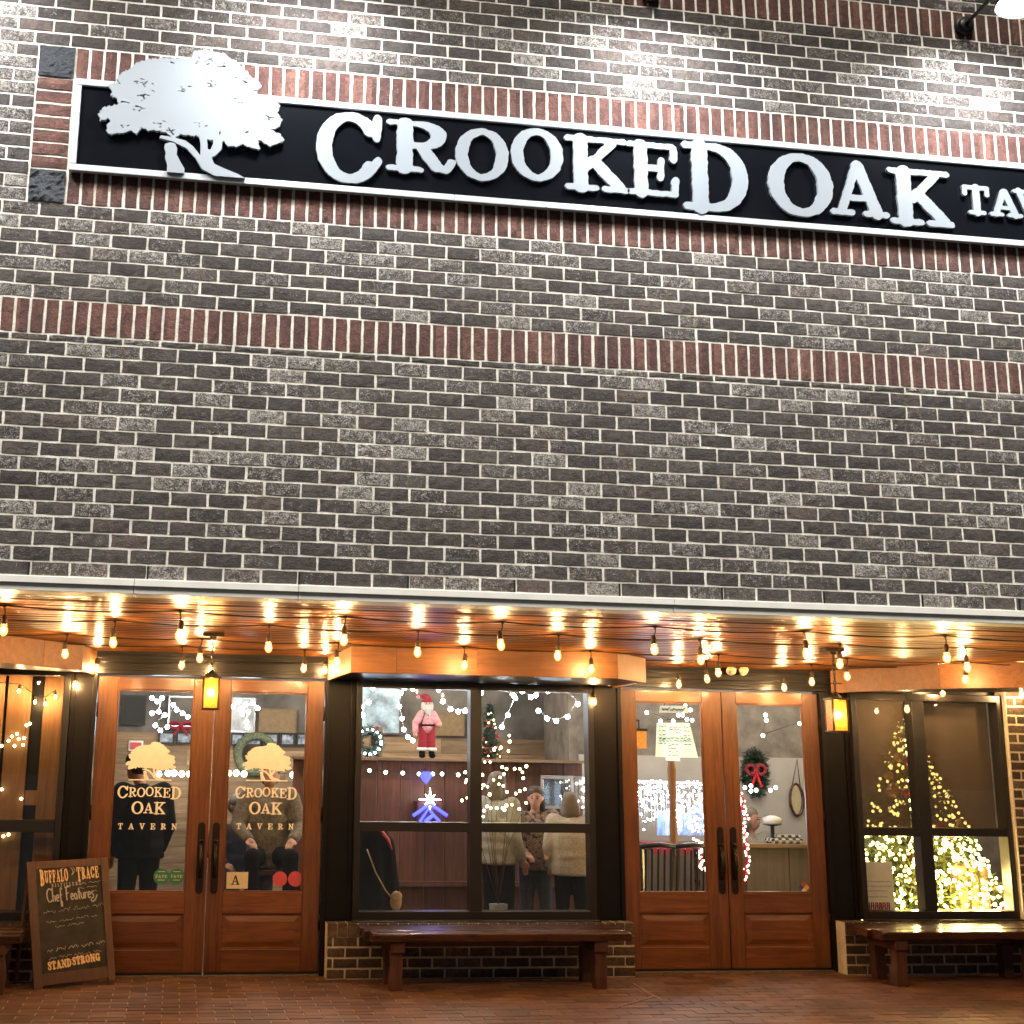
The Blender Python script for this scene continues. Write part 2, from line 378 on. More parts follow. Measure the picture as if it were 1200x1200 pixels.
def sdf_shape(sdf, x0, x1, z0, z1, cell, depth, mb=None, place=None):
    """Filled shape of sdf(X, Z) < 0 facing -y, with side walls of the given depth."""
    mb = mb or MB(); nx, nz = int((x1 - x0) / cell) + 1, int((z1 - z0) / cell) + 1
    xs, zs = x0 + cell * np.arange(nx + 1), z0 + cell * np.arange(nz + 1)
    X, Z = np.meshgrid(xs, zs); D = sdf(X, Z); D[0] = D[-1] = 1; D[:, 0] = D[:, -1] = 1
    ins = D < 0; cnt = ins[:-1, :-1].astype(int) + ins[1:, :-1] + ins[:-1, 1:] + ins[1:, 1:]
    place = place or (lambda x, y, z: (x, y, z)); V = []; Fc = []
    def q(pts2):
        o = len(V); V.extend(place(x, 0.0, z) for x, z in pts2); Fc.append(tuple(range(o, o + len(pts2))))
    for j in range(nz):
        i = 0
        while i < nx:
            c = cnt[j, i]
            if c == 4:
                k = i
                while k < nx and cnt[j, k] == 4: k += 1
                q([(xs[i], zs[j]), (xs[k], zs[j]), (xs[k], zs[j + 1]), (xs[i], zs[j + 1])]); i = k; continue
            if c:
                cs = [(i, j), (i + 1, j), (i + 1, j + 1), (i, j + 1)]; pp = []; cr = []
                for k in range(4):
                    (a, b_), (a2, b2) = cs[k], cs[(k + 1) % 4]; d0, d1 = D[b_, a], D[b2, a2]
                    if d0 < 0: pp.append((xs[a], zs[b_]))
                    if (d0 < 0) != (d1 < 0):
                        tt = d0 / (d0 - d1); w = (xs[a] + (xs[a2] - xs[a]) * tt, zs[b_] + (zs[b2] - zs[b_]) * tt); pp.append(w); cr.append((w, d0 < 0))
                q(pp)
                if depth:
                    for k in range(0, len(cr) - 1, 2):
                        (p0, e0), (p1, _) = (cr[k], cr[k + 1])
                        if e0: p0, p1 = p0, p1
                        o = len(V); V.extend([place(p0[0], 0, p0[1]), place(p1[0], 0, p1[1]), place(p1[0], depth, p1[1]), place(p0[0], depth, p0[1])]); Fc.append((o, o + 1, o + 2, o + 3))
            i += 1
    mb.add(V, Fc); return mb

# ------------------------------------------------------------------ slab letterforms, unit height
def glyph(ch, T=0.13, t_=0.065, s=0.055):
    def arc(cx, cz, rx, rz, a0, a1, n=28):
        out = []
        for i in range(n + 1):
            a = math.radians(a0 + (a1 - a0) * i / n); out.append((cx + rx * math.cos(a), cz + rz * math.sin(a), t_ + (T - t_) * abs(math.cos(a)) ** 1.4))
        return out
    ln = lambda *p: list(p)
    stem = lambda x, r=T: ln((x, 0.06, r), (x, 0.94, r))
    bs = lambda x0, x1: ln((x0, s, s), (x1, s, s))
    ts = lambda x0, x1: ln((x0, 1 - s, s), (x1, 1 - s, s))
    e = 0.5 - t_
    G = {
        'C': (0.95, [arc(.48, .5, .47 - T, e, 38, 322), ln((.86, .66, .05), (.87, .93, .065)), ln((.80, .22, t_), (.88, .33, t_))]),
        'O': (0.95, [arc(.475, .5, .475 - T, e, 0, 360, 40)]),
        'D': (0.95, [stem(.25), bs(.05, .5), ts(.05, .5), arc(.45, .5, .48 - T, e, -90, 90)]),
        'R': (0.98, [stem(.26), bs(.05, .48), ts(.05, .5), arc(.48, .73, .37 - T, .27 - t_, -90, 90), ln((.26, .5, t_), (.5, .52, t_)),
                     ln((.5, .5, T * .8), (.62, .28, T * .9), (.72, .12, T * .8), (.84, .08, t_), (.93, .24, t_))]),
        'E': (0.88, [stem(.24), bs(.05, .8), ts(.05, .78), ln((.79, .93, t_), (.80, .70, t_)), ln((.80, .06, t_), (.82, .32, t_)), ln((.24, .52, t_), (.56, .52, t_)), ln((.57, .34, t_ * .9), (.58, .68, t_ * .9))]),
        'K': (1.0, [stem(.25), bs(.05, .48), ts(.05, .48), ln((.36, .44, t_), (.74, .9, t_ * 1.2)), ln((.45, .56, T * .85), (.84, .1, T * .85)), bs(.62, .95), ts(.52, .92)]),
        'A': (1.0, [ln((.19, .05, t_ * 1.1), (.48, .94, t_ * 1.1)), ln((.5, .92, T * .85), (.79, .06, T * .95)), ln((.30, .32, t_ * .9), (.68, .32, t_ * .9)), bs(.05, .36), bs(.6, .95)]),
        'V': (1.0, [ln((.19, .95, T * .9), (.5, .08, T * .8)), ln((.5, .08, t_ * 1.1), (.8, .94, t_ * 1.1)), ts(.05, .38), ts(.62, .95)]),
        'T': (0.88, [stem(.44), ln((.07, 1 - t_, t_), (.81, 1 - t_, t_)), ln((.08, .92, t_), (.075, .70, t_)), ln((.80, .92, t_), (.805, .70, t_)), bs(.22, .66)]),
        'N': (1.0, [stem(.2, t_ * 1.1), stem(.8, t_ * 1.1), ln((.2, .92, T), (.8, .08, T)), bs(.05, .36), ts(.05, .3), ts(.62, .95)]),
        'B': (0.85, [stem(.25), bs(.05, .45), ts(.05, .45), arc(.42, .74, .36 - T, .26 - t_, -90, 90), arc(.44, .27, .4 - T, .27 - t_, -90, 90), ln((.25, .5, t_), (.45, .5, t_))]),
        'U': (0.95, [ln((.24, .95, T), (.24, .36, T)), arc(.48, .34, .24, .34 - t_, 180, 360), ln((.72, .34, t_ * 1.2), (.72, .95, t_ * 1.2)), ts(.05, .42), ts(.56, .92)]),
        'F': (0.82, [stem(.24), bs(.05, .46), ts(.05, .74), ln((.75, .93, t_), (.76, .7, t_)), ln((.24, .52, t_), (.54, .52, t_)), ln((.55, .36, t_ * .9), (.56, .68, t_ * .9))]),
        'L': (0.80, [stem(.24), bs(.05, .72), ts(.05, .45), ln((.72, .06, t_), (.73, .34, t_))]),
        'I': (0.5, [stem(.25), bs(.05, .45), ts(.05, .45)]),
        'Y': (0.95, [ln((.18, .94, T * .8), (.47, .48, T * .8)), ln((.47, .48, t_), (.78, .94, t_)), ln((.47, .5, T), (.47, .06, T)), bs(.28, .66), ts(.04, .36), ts(.6, .92)]),
        'S': (0.75, [[(.62, .74, t_), (.64, .86, t_), (.5, .93, t_), (.34, .93, t_), (.19, .83, T * .75), (.2, .66, T * .8), (.36, .56, T * .95), (.52, .46, T * .95), (.6, .32, T * .8), (.56, .14, T * .7), (.4, .065, t_), (.24, .07, t_), (.1, .16, t_), (.1, .3, t_)]]),
        'G': (0.98, [arc(.48, .5, .47 - T, e, 42, 335), ln((.86, .68, .05), (.86, .92, .06)), ln((.80, .06, T * .8), (.80, .4, T * .8)), ln((.58, .42, s), (.94, .42, s))]),
        '.': (0.25, [ln((.1, .08, .08), (.1, .081, .08))]), ' ': (0.45, []),
    }
    return G[ch]

def text_shape(txt, H, cell, depth, gap=0.06, T=0.11, t_=0.055, s=0.05, xs=1.0, sizes=None, mb=None, place=None, x0=0.0, drops=None):
    """A line of slab capitals starting at x0 with its base line on z=0."""
    mb = mb or MB(); x = x0
    for i, ch in enumerate(txt):
        h = H * (sizes[i] if sizes else 1.0); dz = drops[i] * H if drops else 0.0
        w, st = glyph(ch, T, t_, s); ww = w * h * xs
        if st:
            f = lambda X, Z, st=st, h=h, x=x, dz=dz: seg_sdf((X - x) / (h * xs), (Z - dz) / h, st) * h
            sdf_shape(f, x - 0.1 * h, x + ww + 0.1 * h, dz - 0.08 * h, dz + h * 1.08, cell, depth, mb, place)
        x += ww + gap * H
    return mb, x

def text_fit(txt, W, H, cell, gap=0.06, sizes=None, drops=None, mb=None, place=None, **kw):
    """The line squeezed or stretched to the width W."""
    w1 = text_width(txt, H, 0, 1, sizes); xs = (W - gap * H * (len(txt) - 1)) / w1
    return text_shape(txt, H, cell, 0, gap, xs=xs, sizes=sizes, drops=drops, mb=mb, place=place, **kw)

def text_width(txt, H, gap, xs=1.0, sizes=None):
    return sum(glyph(c)[0] * H * (sizes[i] if sizes else 1) * xs for i, c in enumerate(txt)) + gap * H * (len(txt) - 1)
# ================================================================== SETTING
YD, YB, YW = 4.18, 3.94, 4.08          # door leaves, brick base, window frames
ZS = 2.565                             # soffit boards
tag(box_obj('street', (-60, 60, -90, 0.9, -0.25, -0.012), M['asphalt']), kind='structure')

# brick pieces -----------------------------------------------------------
def piece_mesh(name, mat, w, h, d=0.05, seed=0, amp=0.0016, nx=5, nz=3):
    r = random.Random(seed); mb = MB(); vs = []; hw, hh = w / 2, h / 2
    for j in range(nz):
        for i in range(nx):
            u, v = i / (nx - 1) * 2 - 1, j / (nz - 1) * 2 - 1; edge = abs(u) > .99 or abs(v) > .99
            x = u * hw + (r.uniform(-1, 1) * 0.0018 if edge else 0); z = v * hh + (r.uniform(-1, 1) * 0.0016 if edge else 0)
            vs.append((x, (0.0004 + r.uniform(-.001, .001)) if edge else -r.uniform(0, 2) * amp, z))
    fs = [(j * nx + i, j * nx + i + 1, (j + 1) * nx + i + 1, (j + 1) * nx + i) for j in range(nz - 1) for i in range(nx - 1)]
    rim = [i for i in range(nx)] + [j * nx + nx - 1 for j in range(1, nz)] + [(nz - 1) * nx + i for i in range(nx - 2, -1, -1)] + [j * nx for j in range(nz - 2, 0, -1)]
    o = len(vs); vs += [(vs[k][0], d, vs[k][2]) for k in rim]; n = len(rim)
    fs += [(rim[k], o + k, o + (k + 1) % n, rim[(k + 1) % n]) for k in range(n)]
    mb.add(vs, fs); return mb, mb.mesh(name, False, [mat])

def variants(name, mat, w, h, k=6, **kw): return [piece_mesh(name, mat, w, h, seed=i + hash(name) % 97 if False else i * 13 + len(name), **kw) for i in range(k)]

def in_view(P, m=20):
    x, y = pix(P); return -m < x < 1200 + m and -m < y < 1200 + m

def lay(parent, cells, name, mat, cap, vkw=None, rot=None, hidden=None):
    """cells: (x, y, z, w, h). The nearest in view become single pieces, the rest one joined mass."""
    lib = {}
    def lib_of(w, h):
        k = (round(w, 3), round(h, 3))
        if k not in lib: lib[k] = variants(name + '_mesh', mat, w, h, **(vkw or {}))
        return lib[k]
    hid = hidden or (lambda c: False)
    def key(c):
        P = np.array(c[:3]); return np.linalg.norm(P - CAM) + (0 if in_view(P, 5) and not hid(c) else 1000)
    cells = sorted(cells, key=key); rest = MB()
    for i, (x, y, z, w, h) in enumerate(cells):
        vv = lib_of(w, h); mb, me = vv[rng.randrange(len(vv))]; dy = rng.uniform(-.0013, .0013); dx = rng.uniform(-.0015, .0015)
        if i < cap and key((x, y, z)) < 1000:
            inst(name, me, (x + dx, y + dy, z), parent, rot=(0, rng.uniform(-.006, .006), 0) if rot is None else rot)
        else:
            rest.add([(a + x + dx, b_ + y + dy, c + z) for a, b_, c in mb.v], mb.f)
    if rest.v: obj(name, rest, mat, parent, kind='stuff')

X0, X1 = -3.05, 10.97
wall = thing('brick_wall', (4, 0.1, ZT), 'tall brown brick upper wall with red soldier courses, above the wooden porch ceiling', 'wall')
ZTOP = ZT + 62 * CRS
QX0, QX1 = at(46, 50, Y=0)[0] + 0.0, None
QXL = 0 * BL - 0.175; QXR = QXL + 0.212              # quoin column beside the sign
bx = MB().box(X0, X1, 0.0030, 0.30, ZT, ZTOP + .1); obj('mortar', bx, M['mortar'], wall)
cells = []
bw, bh = BL - JT, CRS - JT
def row_cells(z, par, xa=X0, xb=X1, h=bh):
    k0 = int(math.floor((xa + 0.5 * par * BL) / BL)) - 1; out = []
    for k in range(k0, int((xb - xa) / BL) + k0 + 4):
        a = (k - 0.5 * par) * BL + JT / 2; b_ = a + bw; a2, b2 = max(a, xa + JT / 2), min(b_, xb - JT / 2)
        if xb < X1 - 1 and 0 < b2 - a2 < 0.06 and out and b_ > xb:
            x_, y_, z_, w_, h_ = out[-1]; l_ = x_ - w_ / 2; out[-1] = ((l_ + xb - JT / 2) / 2, 0.0, z, xb - JT / 2 - l_, h)
        elif b2 - a2 > 0.035:
            w = round((b2 - a2) / .02) * .02 if (b2 - a2) < bw - .003 else bw
            out.append(((a2 + b2) / 2, 0.0, z, w, h))
    return out
soldier = []
zz = lambda c: ZT + c * CRS
for r in range(16): cells += row_cells(zz(r + .5), r % 2)
cells += row_cells(zz(16.25), 0, h=CRS / 2 - JT)
def sold_row(c0, xa, xb):
    k0 = math.ceil(xa / SOLD)
    n = int((xb - xa) / SOLD + .001)
    for k in range(n): soldier.append((xa + (k + .5) * SOLD, 0.0, zz(c0 + 1.25), SOLD - JT * 1.25, 2.5 * CRS - JT))
off = (-0.1992 % SOLD)
sold_row(16.5, X0 + off, X1)
for r in range(19, 26): cells += row_cells(zz(r + .5), r % 2)
for r in range(26, 38): cells += row_cells(zz(r + .5), r % 2, X0, QXL)
sold_row(26, QXR, X1); sold_row(35.5, QXR, X1)
for r in range(38, 46): cells += row_cells(zz(r + .5), r % 2)
sold_row(46, X0 + off, X1)
for r in range(49, 62): cells += row_cells(zz(r), r % 2)
lay(wall, cells, 'brick', M['brick'], 300, hidden=lambda c: False)
lay(wall, soldier, 'soldier_brick', M['soldier'], 300, dict(nx=3, nz=5), hidden=lambda c: False)
lay(wall, [((QXL + QXR) / 2, 0.0, zz(28.5 + i + .5), QXR - QXL - JT, CRS - JT * 1.1) for i in range(7)], 'header_brick', M['header'], 50)
for c0 in (26, 35.5):
    mb, me = piece_mesh('quoin_stone', M['slate'], QXR - QXL - JT, 2.5 * CRS - JT, seed=int(c0), amp=0.006, nx=12, nz=12)
    inst('quoin_stone', me, ((QXL + QXR) / 2, -0.006, zz(c0 + 1.25)), wall)
# black weep slots in the lowest course
for px in (31.7, 172, 350, 478, 603, 726, 846, 965, 1080, 1193):
    w = at(px, 690, Y=0.0)[0]; k = round(w / (BL)); box_obj('weep_slot', (w - .005, w + .005, -.0035, .02, ZT + .004, ZT + CRS - .008), M['black'], wall)
# painted steel lintel under the brickwork
lx = [X0, at(157, 690, Y=-.02)[0], at(350, 690, Y=-.02)[0], at(790, 712, Y=-.02)[0], X1]
for a, b_ in zip(lx[:-1], lx[1:]):
    mb = MB().box(a + .001, b_ - .001, -.030, .16, ZT - .040, ZT - .002).box(a + .0015, b_ - .0015, -.014, .16, ZS - .004, ZT - .041)
    obj('lintel', mb, M['trimwhite'], wall, bevel=.003)

# porch ceiling ----------------------------------------------------------
ceil = thing('porch_ceiling', (4, 2, ZS), 'x', 'y'); del ceil['label'], ceil['category']; ceil['kind'] = 'structure'
box_obj('ceiling_backing', (X0, X1, .165, 4.6, ZS + .03, ZS + .06), M['plankceil'], ceil)
PW = 0.139; ny = int((4.25 - .165) / PW)
pm = MB(); prof = [(0.002, .022), (0.008, .004), (.014, 0.0), (.04, -.0012), (.069, -.0018), (.1, -.0012), (.123, 0.0), (.129, .004), (.136, .022)]
vs = [(X0, y, z) for y, z in prof] + [(X1, y, z) for y, z in prof]; k = len(prof)
pm.add(vs, [(i, i + 1, k + i + 1, k + i) for i in range(k - 1)])
pme = pm.mesh('ceiling_plank', True, [M['plankceil']])
for i in range(ny + 1): inst('plank', pme, (rng.uniform(-.4, .0) * 0, .165 + i * PW, ZS + rng.uniform(-.0008, .0008)), ceil, rot=(rng.uniform(-.016, .016), 0, 0))

# pavement ---------------------------------------------------------------
pave = box_obj('pavement', (-6, 14, .9, 9.2, -.25, -.005), M['paverjoint']); pave['kind'] = 'structure'
PX_, PY_ = 0.242, 0.121
def paver_mesh(seed):
    r = random.Random(seed); a, b_ = PX_ / 2 - .004, PY_ / 2 - .004; t4 = [(-a, -b_), (a, -b_), (a, b_), (-a, b_)]
    vs = [(x, y, -.03) for x, y in t4] + [(x, y, -.0035) for x, y in t4] + [(x * .975, y * .95, r.uniform(-.0012, .0012)) for x, y in t4]
    mb = MB().add(vs, [(0, 1, 5, 4), (1, 2, 6, 5), (2, 3, 7, 6), (3, 0, 4, 7), (4, 5, 9, 8), (5, 6, 10, 9), (6, 7, 11, 10), (7, 4, 8, 11), (8, 9, 10, 11)])
    return mb, mb.mesh('paver', False, [M['paver']])
plib = [paver_mesh(i) for i in range(6)]; pcs = []
for j in range(27):
    y = .97 + j * PY_
    for i in range(72): pcs.append((-5.0 + i * PX_ + (j % 2) * PX_ / 2, y))
pcs.sort(key=lambda c: np.hypot(c[0] - CAM[0], c[1] - CAM[1]) + (0 if in_view((c[0], c[1], 0), 0) else 100))
rest = MB()
for i, (x, y) in enumerate(pcs):
    mb, me = plib[rng.randrange(6)]; dz = rng.uniform(-.0015, .0015); tl = (rng.uniform(-.006, .006), rng.uniform(-.006, .006), rng.uniform(-.01, .01))
    if i < 300: inst('paver', me, (x, y, dz), pave, rot=tl)
    else: rest.add([(a + x, b_ + y, c + dz + a * tl[1] * -1 + b_ * tl[0]) for a, b_, c in mb.v], mb.f)
obj('paver', rest, M['paver'], pave, kind='stuff')
for pl_ in (((743, 1153), (757, 1162), (777, 1173)), ((722, 1180), (745, 1174), (765, 1168))):
    q_ = [at(a, b_, Z=.004) for a, b_ in pl_]; obj('pale_seam', MB().tube([tuple(v) for v in q_], .007, 6), M['paverjoint'], pave)

# brick base walls and the pier ------------------------------------------
def low_wall(label, xa, xb, zb, yf, yb, sill=True, bl=BL, cap=300):
    w = thing('brick_wall', ((xa + xb) / 2, yf, 0), label, 'wall')
    obj('mortar', MB().box(xa + .003, xb - .003, yf + .0032, yb, -.004, zb - .002), M['mortar_low'], w)
    cs = []; n = int((zb + .001) / CRS)
    nrow = n - (0 if not sill else 1)
    for r in range(nrow):
        for (x, y, z, ww, h) in row_cells((r + .5) * CRS, r % 2, xa, xb): cs.append((x, yf, z, ww - .003, h - .003))
    lay(w, cs, 'brick', M['brick_low'], cap)
    if sill:
        z0 = nrow * CRS; hgt = zb - z0; nn = int((xb - xa) / SOLD); s2 = (xb - xa) / nn
        for k in range(nn):
            mb = MB().box(-s2 / 2 + .005, s2 / 2 - .005, -.012, yb - yf - .002, -hgt / 2 + .005, hgt / 2)
            if k == 0: sm = mb.mesh('sill_brick', False, [M['brick_low']])
            inst('sill_brick', sm, (xa + (k + .5) * s2, yf + rng.uniform(-.002, .002), z0 + hgt / 2 + rng.uniform(-.002, .001)), w)
    return w
low_wall('low brick wall under the window with the bearded doll, behind the middle bench', 2.085, 4.655, .425, YB, 4.10)
low_wall('low brick wall under the window with the lit Christmas tree', 6.52, 9.6, .425, YB, 4.10)
low_wall('narrow brick pier rising to the porch ceiling at the right edge', 8.235, 9.6, 2.5, 4.0, 4.25, sill=False)

# storefront framing -----------------------------------------------------
sf = thing('storefront_frame', (4, 4.2, 0), 'dark bronze storefront framing of pilasters and header around doors and windows', 'storefront')
def pil(xa, xb, zb=0.0):
    box_obj('pilaster', (xa, xb, YD - .045, YD + .09, zb, 2.372), M['frontdark'], sf, bevel=.004)
    if xb - xa > .12:
        for a, b_ in ((xa, xa + .035), (xb - .035, xb)): box_obj('pilaster_trim', (a, b_, YD - .068, YD - .0455, zb + .002, 2.37), M['frontdark'], sf, bevel=.003)
pil(-.06, .148); pil(2.047, 2.30); pil(4.375, 4.645); pil(6.504, 6.76)
box_obj('header', (-2.5, 9.6, YD - .03, YD + .1, 2.374, 3.05), M['frontdark'], sf, bevel=.003)
for z0, z1, y in ((2.405, 2.43, .012), (2.50, 2.53, .02)): box_obj('header_trim', (-2.5, 9.6, YD - .03 - y, YD - .0305, z0, z1), M['frontdark'], sf, bevel=.004)

# bay canopies over the windows ------------------------------------------
def canopy(label, poly, front_cuts, pale=()):
    """Wood-clad box hung below the ceiling: poly is its plan, open at the back."""
    c = thing('bay_canopy', (sum(p_[0] for p_ in poly) / len(poly), poly[0][1], ZS - .2), label, 'canopy')
    zb = ZS - .205
    obj('underside', MB().prism([(x, y + .02) for x, y in poly], zb + .012, zb + .03), M['frontdark'], c)
    for i in range(len(poly) - 1):
        (xa, ya), (xb, yb) = poly[i], poly[i + 1]; d = Vector((xb - xa, yb - ya, 0)); ln_ = d.length; d.normalize(); nrm = Vector((d.y, -d.x, 0))
        cuts = [0.0] + front_cuts.get(i, []) + [ln_]
        for a, b_ in zip(cuts[:-1], cuts[1:]):
            p0, p1 = Vector((xa, ya, 0)) + d * (a + .001), Vector((xa, ya, 0)) + d * (b_ - .001); th = -nrm * .024
            poly2 = [(p0.x, p0.y), (p1.x, p1.y), ((p1 + th).x, (p1 + th).y), ((p0 + th).x, (p0 + th).y)]
            obj('front_board' if i not in pale else 'end_board', MB().prism(poly2, zb, ZS - .004), M['beamend'] if i in pale else M['beam'], c, bevel=.003)
    return c
canopy('wood-clad canopy over the boarded window at the left edge', [(-2.2, 2.76), (-.52, 2.76), (.05, 3.60), (.13, 4.13)], {1: [.55]}, (2,))
canopy('wood-clad canopy over the window with the bearded doll', [(2.06, 4.13), (2.10, 2.93), (4.19, 2.84), (4.585, 3.30), (4.60, 4.13)], {1: [.35, .98]}, (0, 2))
canopy('wood-clad canopy over the window with the Christmas tree', [(6.62, 4.13), (6.66, 3.93), (7.02, 3.03), (7.50, 2.62), (9.6, 2.6)], {}, (0,))
# ================================================================== SIGN
sign = thing('tavern_sign', (3.6, -.05, 4.97), 'long black sign with raised white oak tree and CROOKED OAK TAVERN lettering', 'sign')
YF = -.042
sx0 = at(84, 145, Y=YF)[0]; sz0 = .5 * (at(300, 217, Y=YF)[2] + at(900, 264, Y=YF)[2]); sz1 = .5 * (at(500, 128.5, Y=YF)[2] + at(900, 164, Y=YF)[2])
SX1 = sx0 + 7.55
FR = .040
box_obj('backing_panel', (sx0 + FR, SX1 - FR, -.026, -.008, sz0 + FR, sz1 - FR), M['signblack'], sign)
cutx = [sx0, at(533, 135, Y=YF)[0], SX1]
for a, b_ in zip(cutx[:-1], cutx[1:]):
    box_obj('frame_rail', (a + .0008, b_ - .0008, YF, -.008, sz1 - FR, sz1), M['white'], sign, bevel=.004)
    box_obj('frame_rail', (a + .0008, b_ - .0008, YF, -.008, sz0, sz0 + FR), M['white'], sign, bevel=.004)
for a in (sx0, SX1 - FR): box_obj('frame_stile', (a, a + FR, YF, -.008, sz0 + FR + .001, sz1 - FR - .001), M['white'], sign, bevel=.004)
for px, py in ((533, 131), (690, 147), (970, 171), (82, 139), (455, 229), (640, 243)):
    w = at(px, py, Y=YF); obj('frame_screw', MB().ball((w[0], YF - .001, w[2]), .004, 8, 4), M['bronze'], sign)
YL = -.048
LET = [('C', 369.7, 448.8, 131.7, 214.5, 412), ('R', 453, 533.8, 142.5, 201.7, 493), ('O', 534, 596, 150.8, 211.3, 565), ('O', 599, 660, 150.8, 211.7, 630), ('K', 660, 738.5, 160.8, 223.5, 698),
       ('E', 733, 797, 167.5, 229, 765), ('D', 798, 880, 168.3, 247.5, 838), ('O', 901, 976, 180, 253, 938), ('A', 970.8, 1041.7, 189, 252.5, 1006), ('K', 1040, 1117.8, 199, 263.7, 1079),
       ('T', 1128.7, 1160, 217.6, 251, 1144), ('A', 1159.6, 1197, 222, 253.7, 1178)]
boxes = []
for ch, xa, xb, ya, yb, xc in LET:
    boxes.append((ch, at(xa, (ya + yb) / 2, Y=YL)[0], at(xb, (ya + yb) / 2, Y=YL)[0], at(xc, yb, Y=YL)[2], at(xc, ya, Y=YL)[2]))
x = boxes[-1][2]; z0_, z1_ = boxes[-2][3], boxes[-2][4]
x -= .05
for ch in 'VERN': boxes.append((ch, x, x + .2, z0_, z1_)); x += .205
for i, (ch, xa, xb, za, zb) in enumerate(boxes):
    if ch in 'KEDA' and i < 10: q_ = (xb - xa) * .022; xa, xb = xa + q_, xb - q_
    big = i < 10; w, st = glyph(ch, .110 if big else .115, .060 if big else .072, .050 if big else .066)
    sxx, szz = (xb - xa) / w, (zb - za)
    f = lambda X, Z: seg_sdf((X - xa) / sxx, (Z - za) / szz, st) * szz + (.0042 if big else .0012) * wob(X, Z, 55 if big else 90, i) - .001
    mb = sdf_shape(f, xa - .04, xb + .04, za - .04, zb + .04, .0042, .018, None, lambda x_, y_, z_: (x_, YL + y_, z_))
    obj('letter', mb, M['letter'], sign)
    for q_ in (.3, .7):
        pass
# oak tree emblem ---------------------------------------------------------
CROWN = [(25, 440), (60, 395), (120, 380), (150, 385), (140, 340), (105, 325), (110, 290), (85, 265), (130, 240), (165, 255), (140, 215), (180, 175), (215, 165), (260, 125), (330, 98), (420, 95), (520, 95), (600, 90), (610, 55), (680, 40), (760, 60), (800, 65), (830, 100), (870, 110), (900, 150), (940, 180), (960, 205), (1000, 230), (1025, 265), (1010, 285), (960, 290), (1000, 320), (1050, 340), (1100, 350), (1140, 390), (1120, 430), (1150, 470), (1130, 515), (1080, 530), (1140, 560), (1165, 600), (1110, 620), (1080, 635), (1040, 610), (1000, 590), (1015, 655), (960, 640), (900, 620), (870, 635), (820, 630), (795, 600), (740, 600), (700, 592), (640, 572), (580, 565), (520, 560), (500, 585), (440, 550), (430, 545), (370, 535), (330, 540), (290, 515), (260, 560), (230, 535), (180, 550), (130, 555), (90, 560), (75, 520), (105, 460), (70, 470), (40, 475)]
TRUNK = [(720, 700), (735, 740), (800, 770), (880, 802), (945, 840), (735, 840), (735, 812), (660, 770), (622, 705), (565, 645), (480, 602), (400, 582), (408, 566), (480, 576), (560, 598), (605, 632), (652, 690), (652, 610), (640, 560), (690, 560), (697, 650), (712, 655), (728, 620), (735, 560), (790, 560), (782, 650), (745, 688)]
PERSON = [(430, 640), (435, 618), (465, 608), (495, 615), (510, 645), (505, 680), (530, 730), (554, 770), (550, 808), (445, 800), (448, 740), (435, 700), (440, 670)]
def tp(q, Y): return at(110 + q[0] / 5.217, 50 + q[1] / 5.217, Y=Y)
YT = -.058
to = lambda poly: [(tp(q, YT)[0], tp(q, YT)[2]) for q in poly]
CR, TK, PS = to(CROWN), to(TRUNK), to(PERSON)
ox0, ox1 = min(p_[0] for p_ in CR), max(p_[0] for p_ in CR); oz0 = sz0 + FR * .6; oz1 = max(p_[1] for p_ in CR)
r_ = random.Random(3); holes = []
for cx, cz, n_, sp in ((310, 250, 9, 45), (310, 330, 10, 50), (290, 400, 7, 60), (540, 290, 8, 40), (680, 110, 8, 45), (790, 140, 5, 35), (900, 230, 6, 40), (720, 260, 6, 40), (880, 360, 4, 30), (200, 360, 4, 25), (400, 500, 5, 40), (1080, 460, 5, 30), (650, 500, 4, 45), (930, 560, 4, 40), (200, 520, 3, 25), (490, 125, 3, 12), (480, 540, 3, 18), (700, 620, 1, 1)):
    for _ in range(n_):
        q = (cx + r_.gauss(0, sp * .6), cz + r_.gauss(0, sp * .28)); w = tp(q, YT); a = r_.uniform(-.5, .5); ln_ = r_.uniform(.003, .013)
        holes.append([(w[0] - ln_ * math.cos(a), w[2] - ln_ * math.sin(a), r_.uniform(.0022, .0045)), (w[0] + ln_ * math.cos(a), w[2] + ln_ * math.sin(a), r_.uniform(.0012, .003))])
for (a, b_) in (((715, 605), (706, 645)), ((640, 565), (672, 590)), ((772, 540), (765, 585)), ((455, 520), (485, 560))):
    w, w2 = tp(a, YT), tp(b_, YT); holes.append([(w[0], w[2], .003), (w2[0], w2[2], .005)])
def oak(X, Z, rough=1.0):
    d = poly_sdf(X, Z, CR) + rough * (.006 * wob(X, Z, 150, 1) + .0075 * wob(X, Z, 300, 4))
    d = np.maximum(d, -seg_sdf(X, Z, holes) if rough > .5 else d)
    d = np.minimum(d, poly_sdf(X, Z, TK)); return np.minimum(d, poly_sdf(X, Z, PS))
mb = sdf_shape(lambda X, Z: oak(X, Z), ox0 - .03, ox1 + .03, oz0, oz1 + .03, .0042, .022, None, lambda x_, y_, z_: (x_, YT + y_, z_))
obj('oak_emblem', mb, M['letter'], sign)

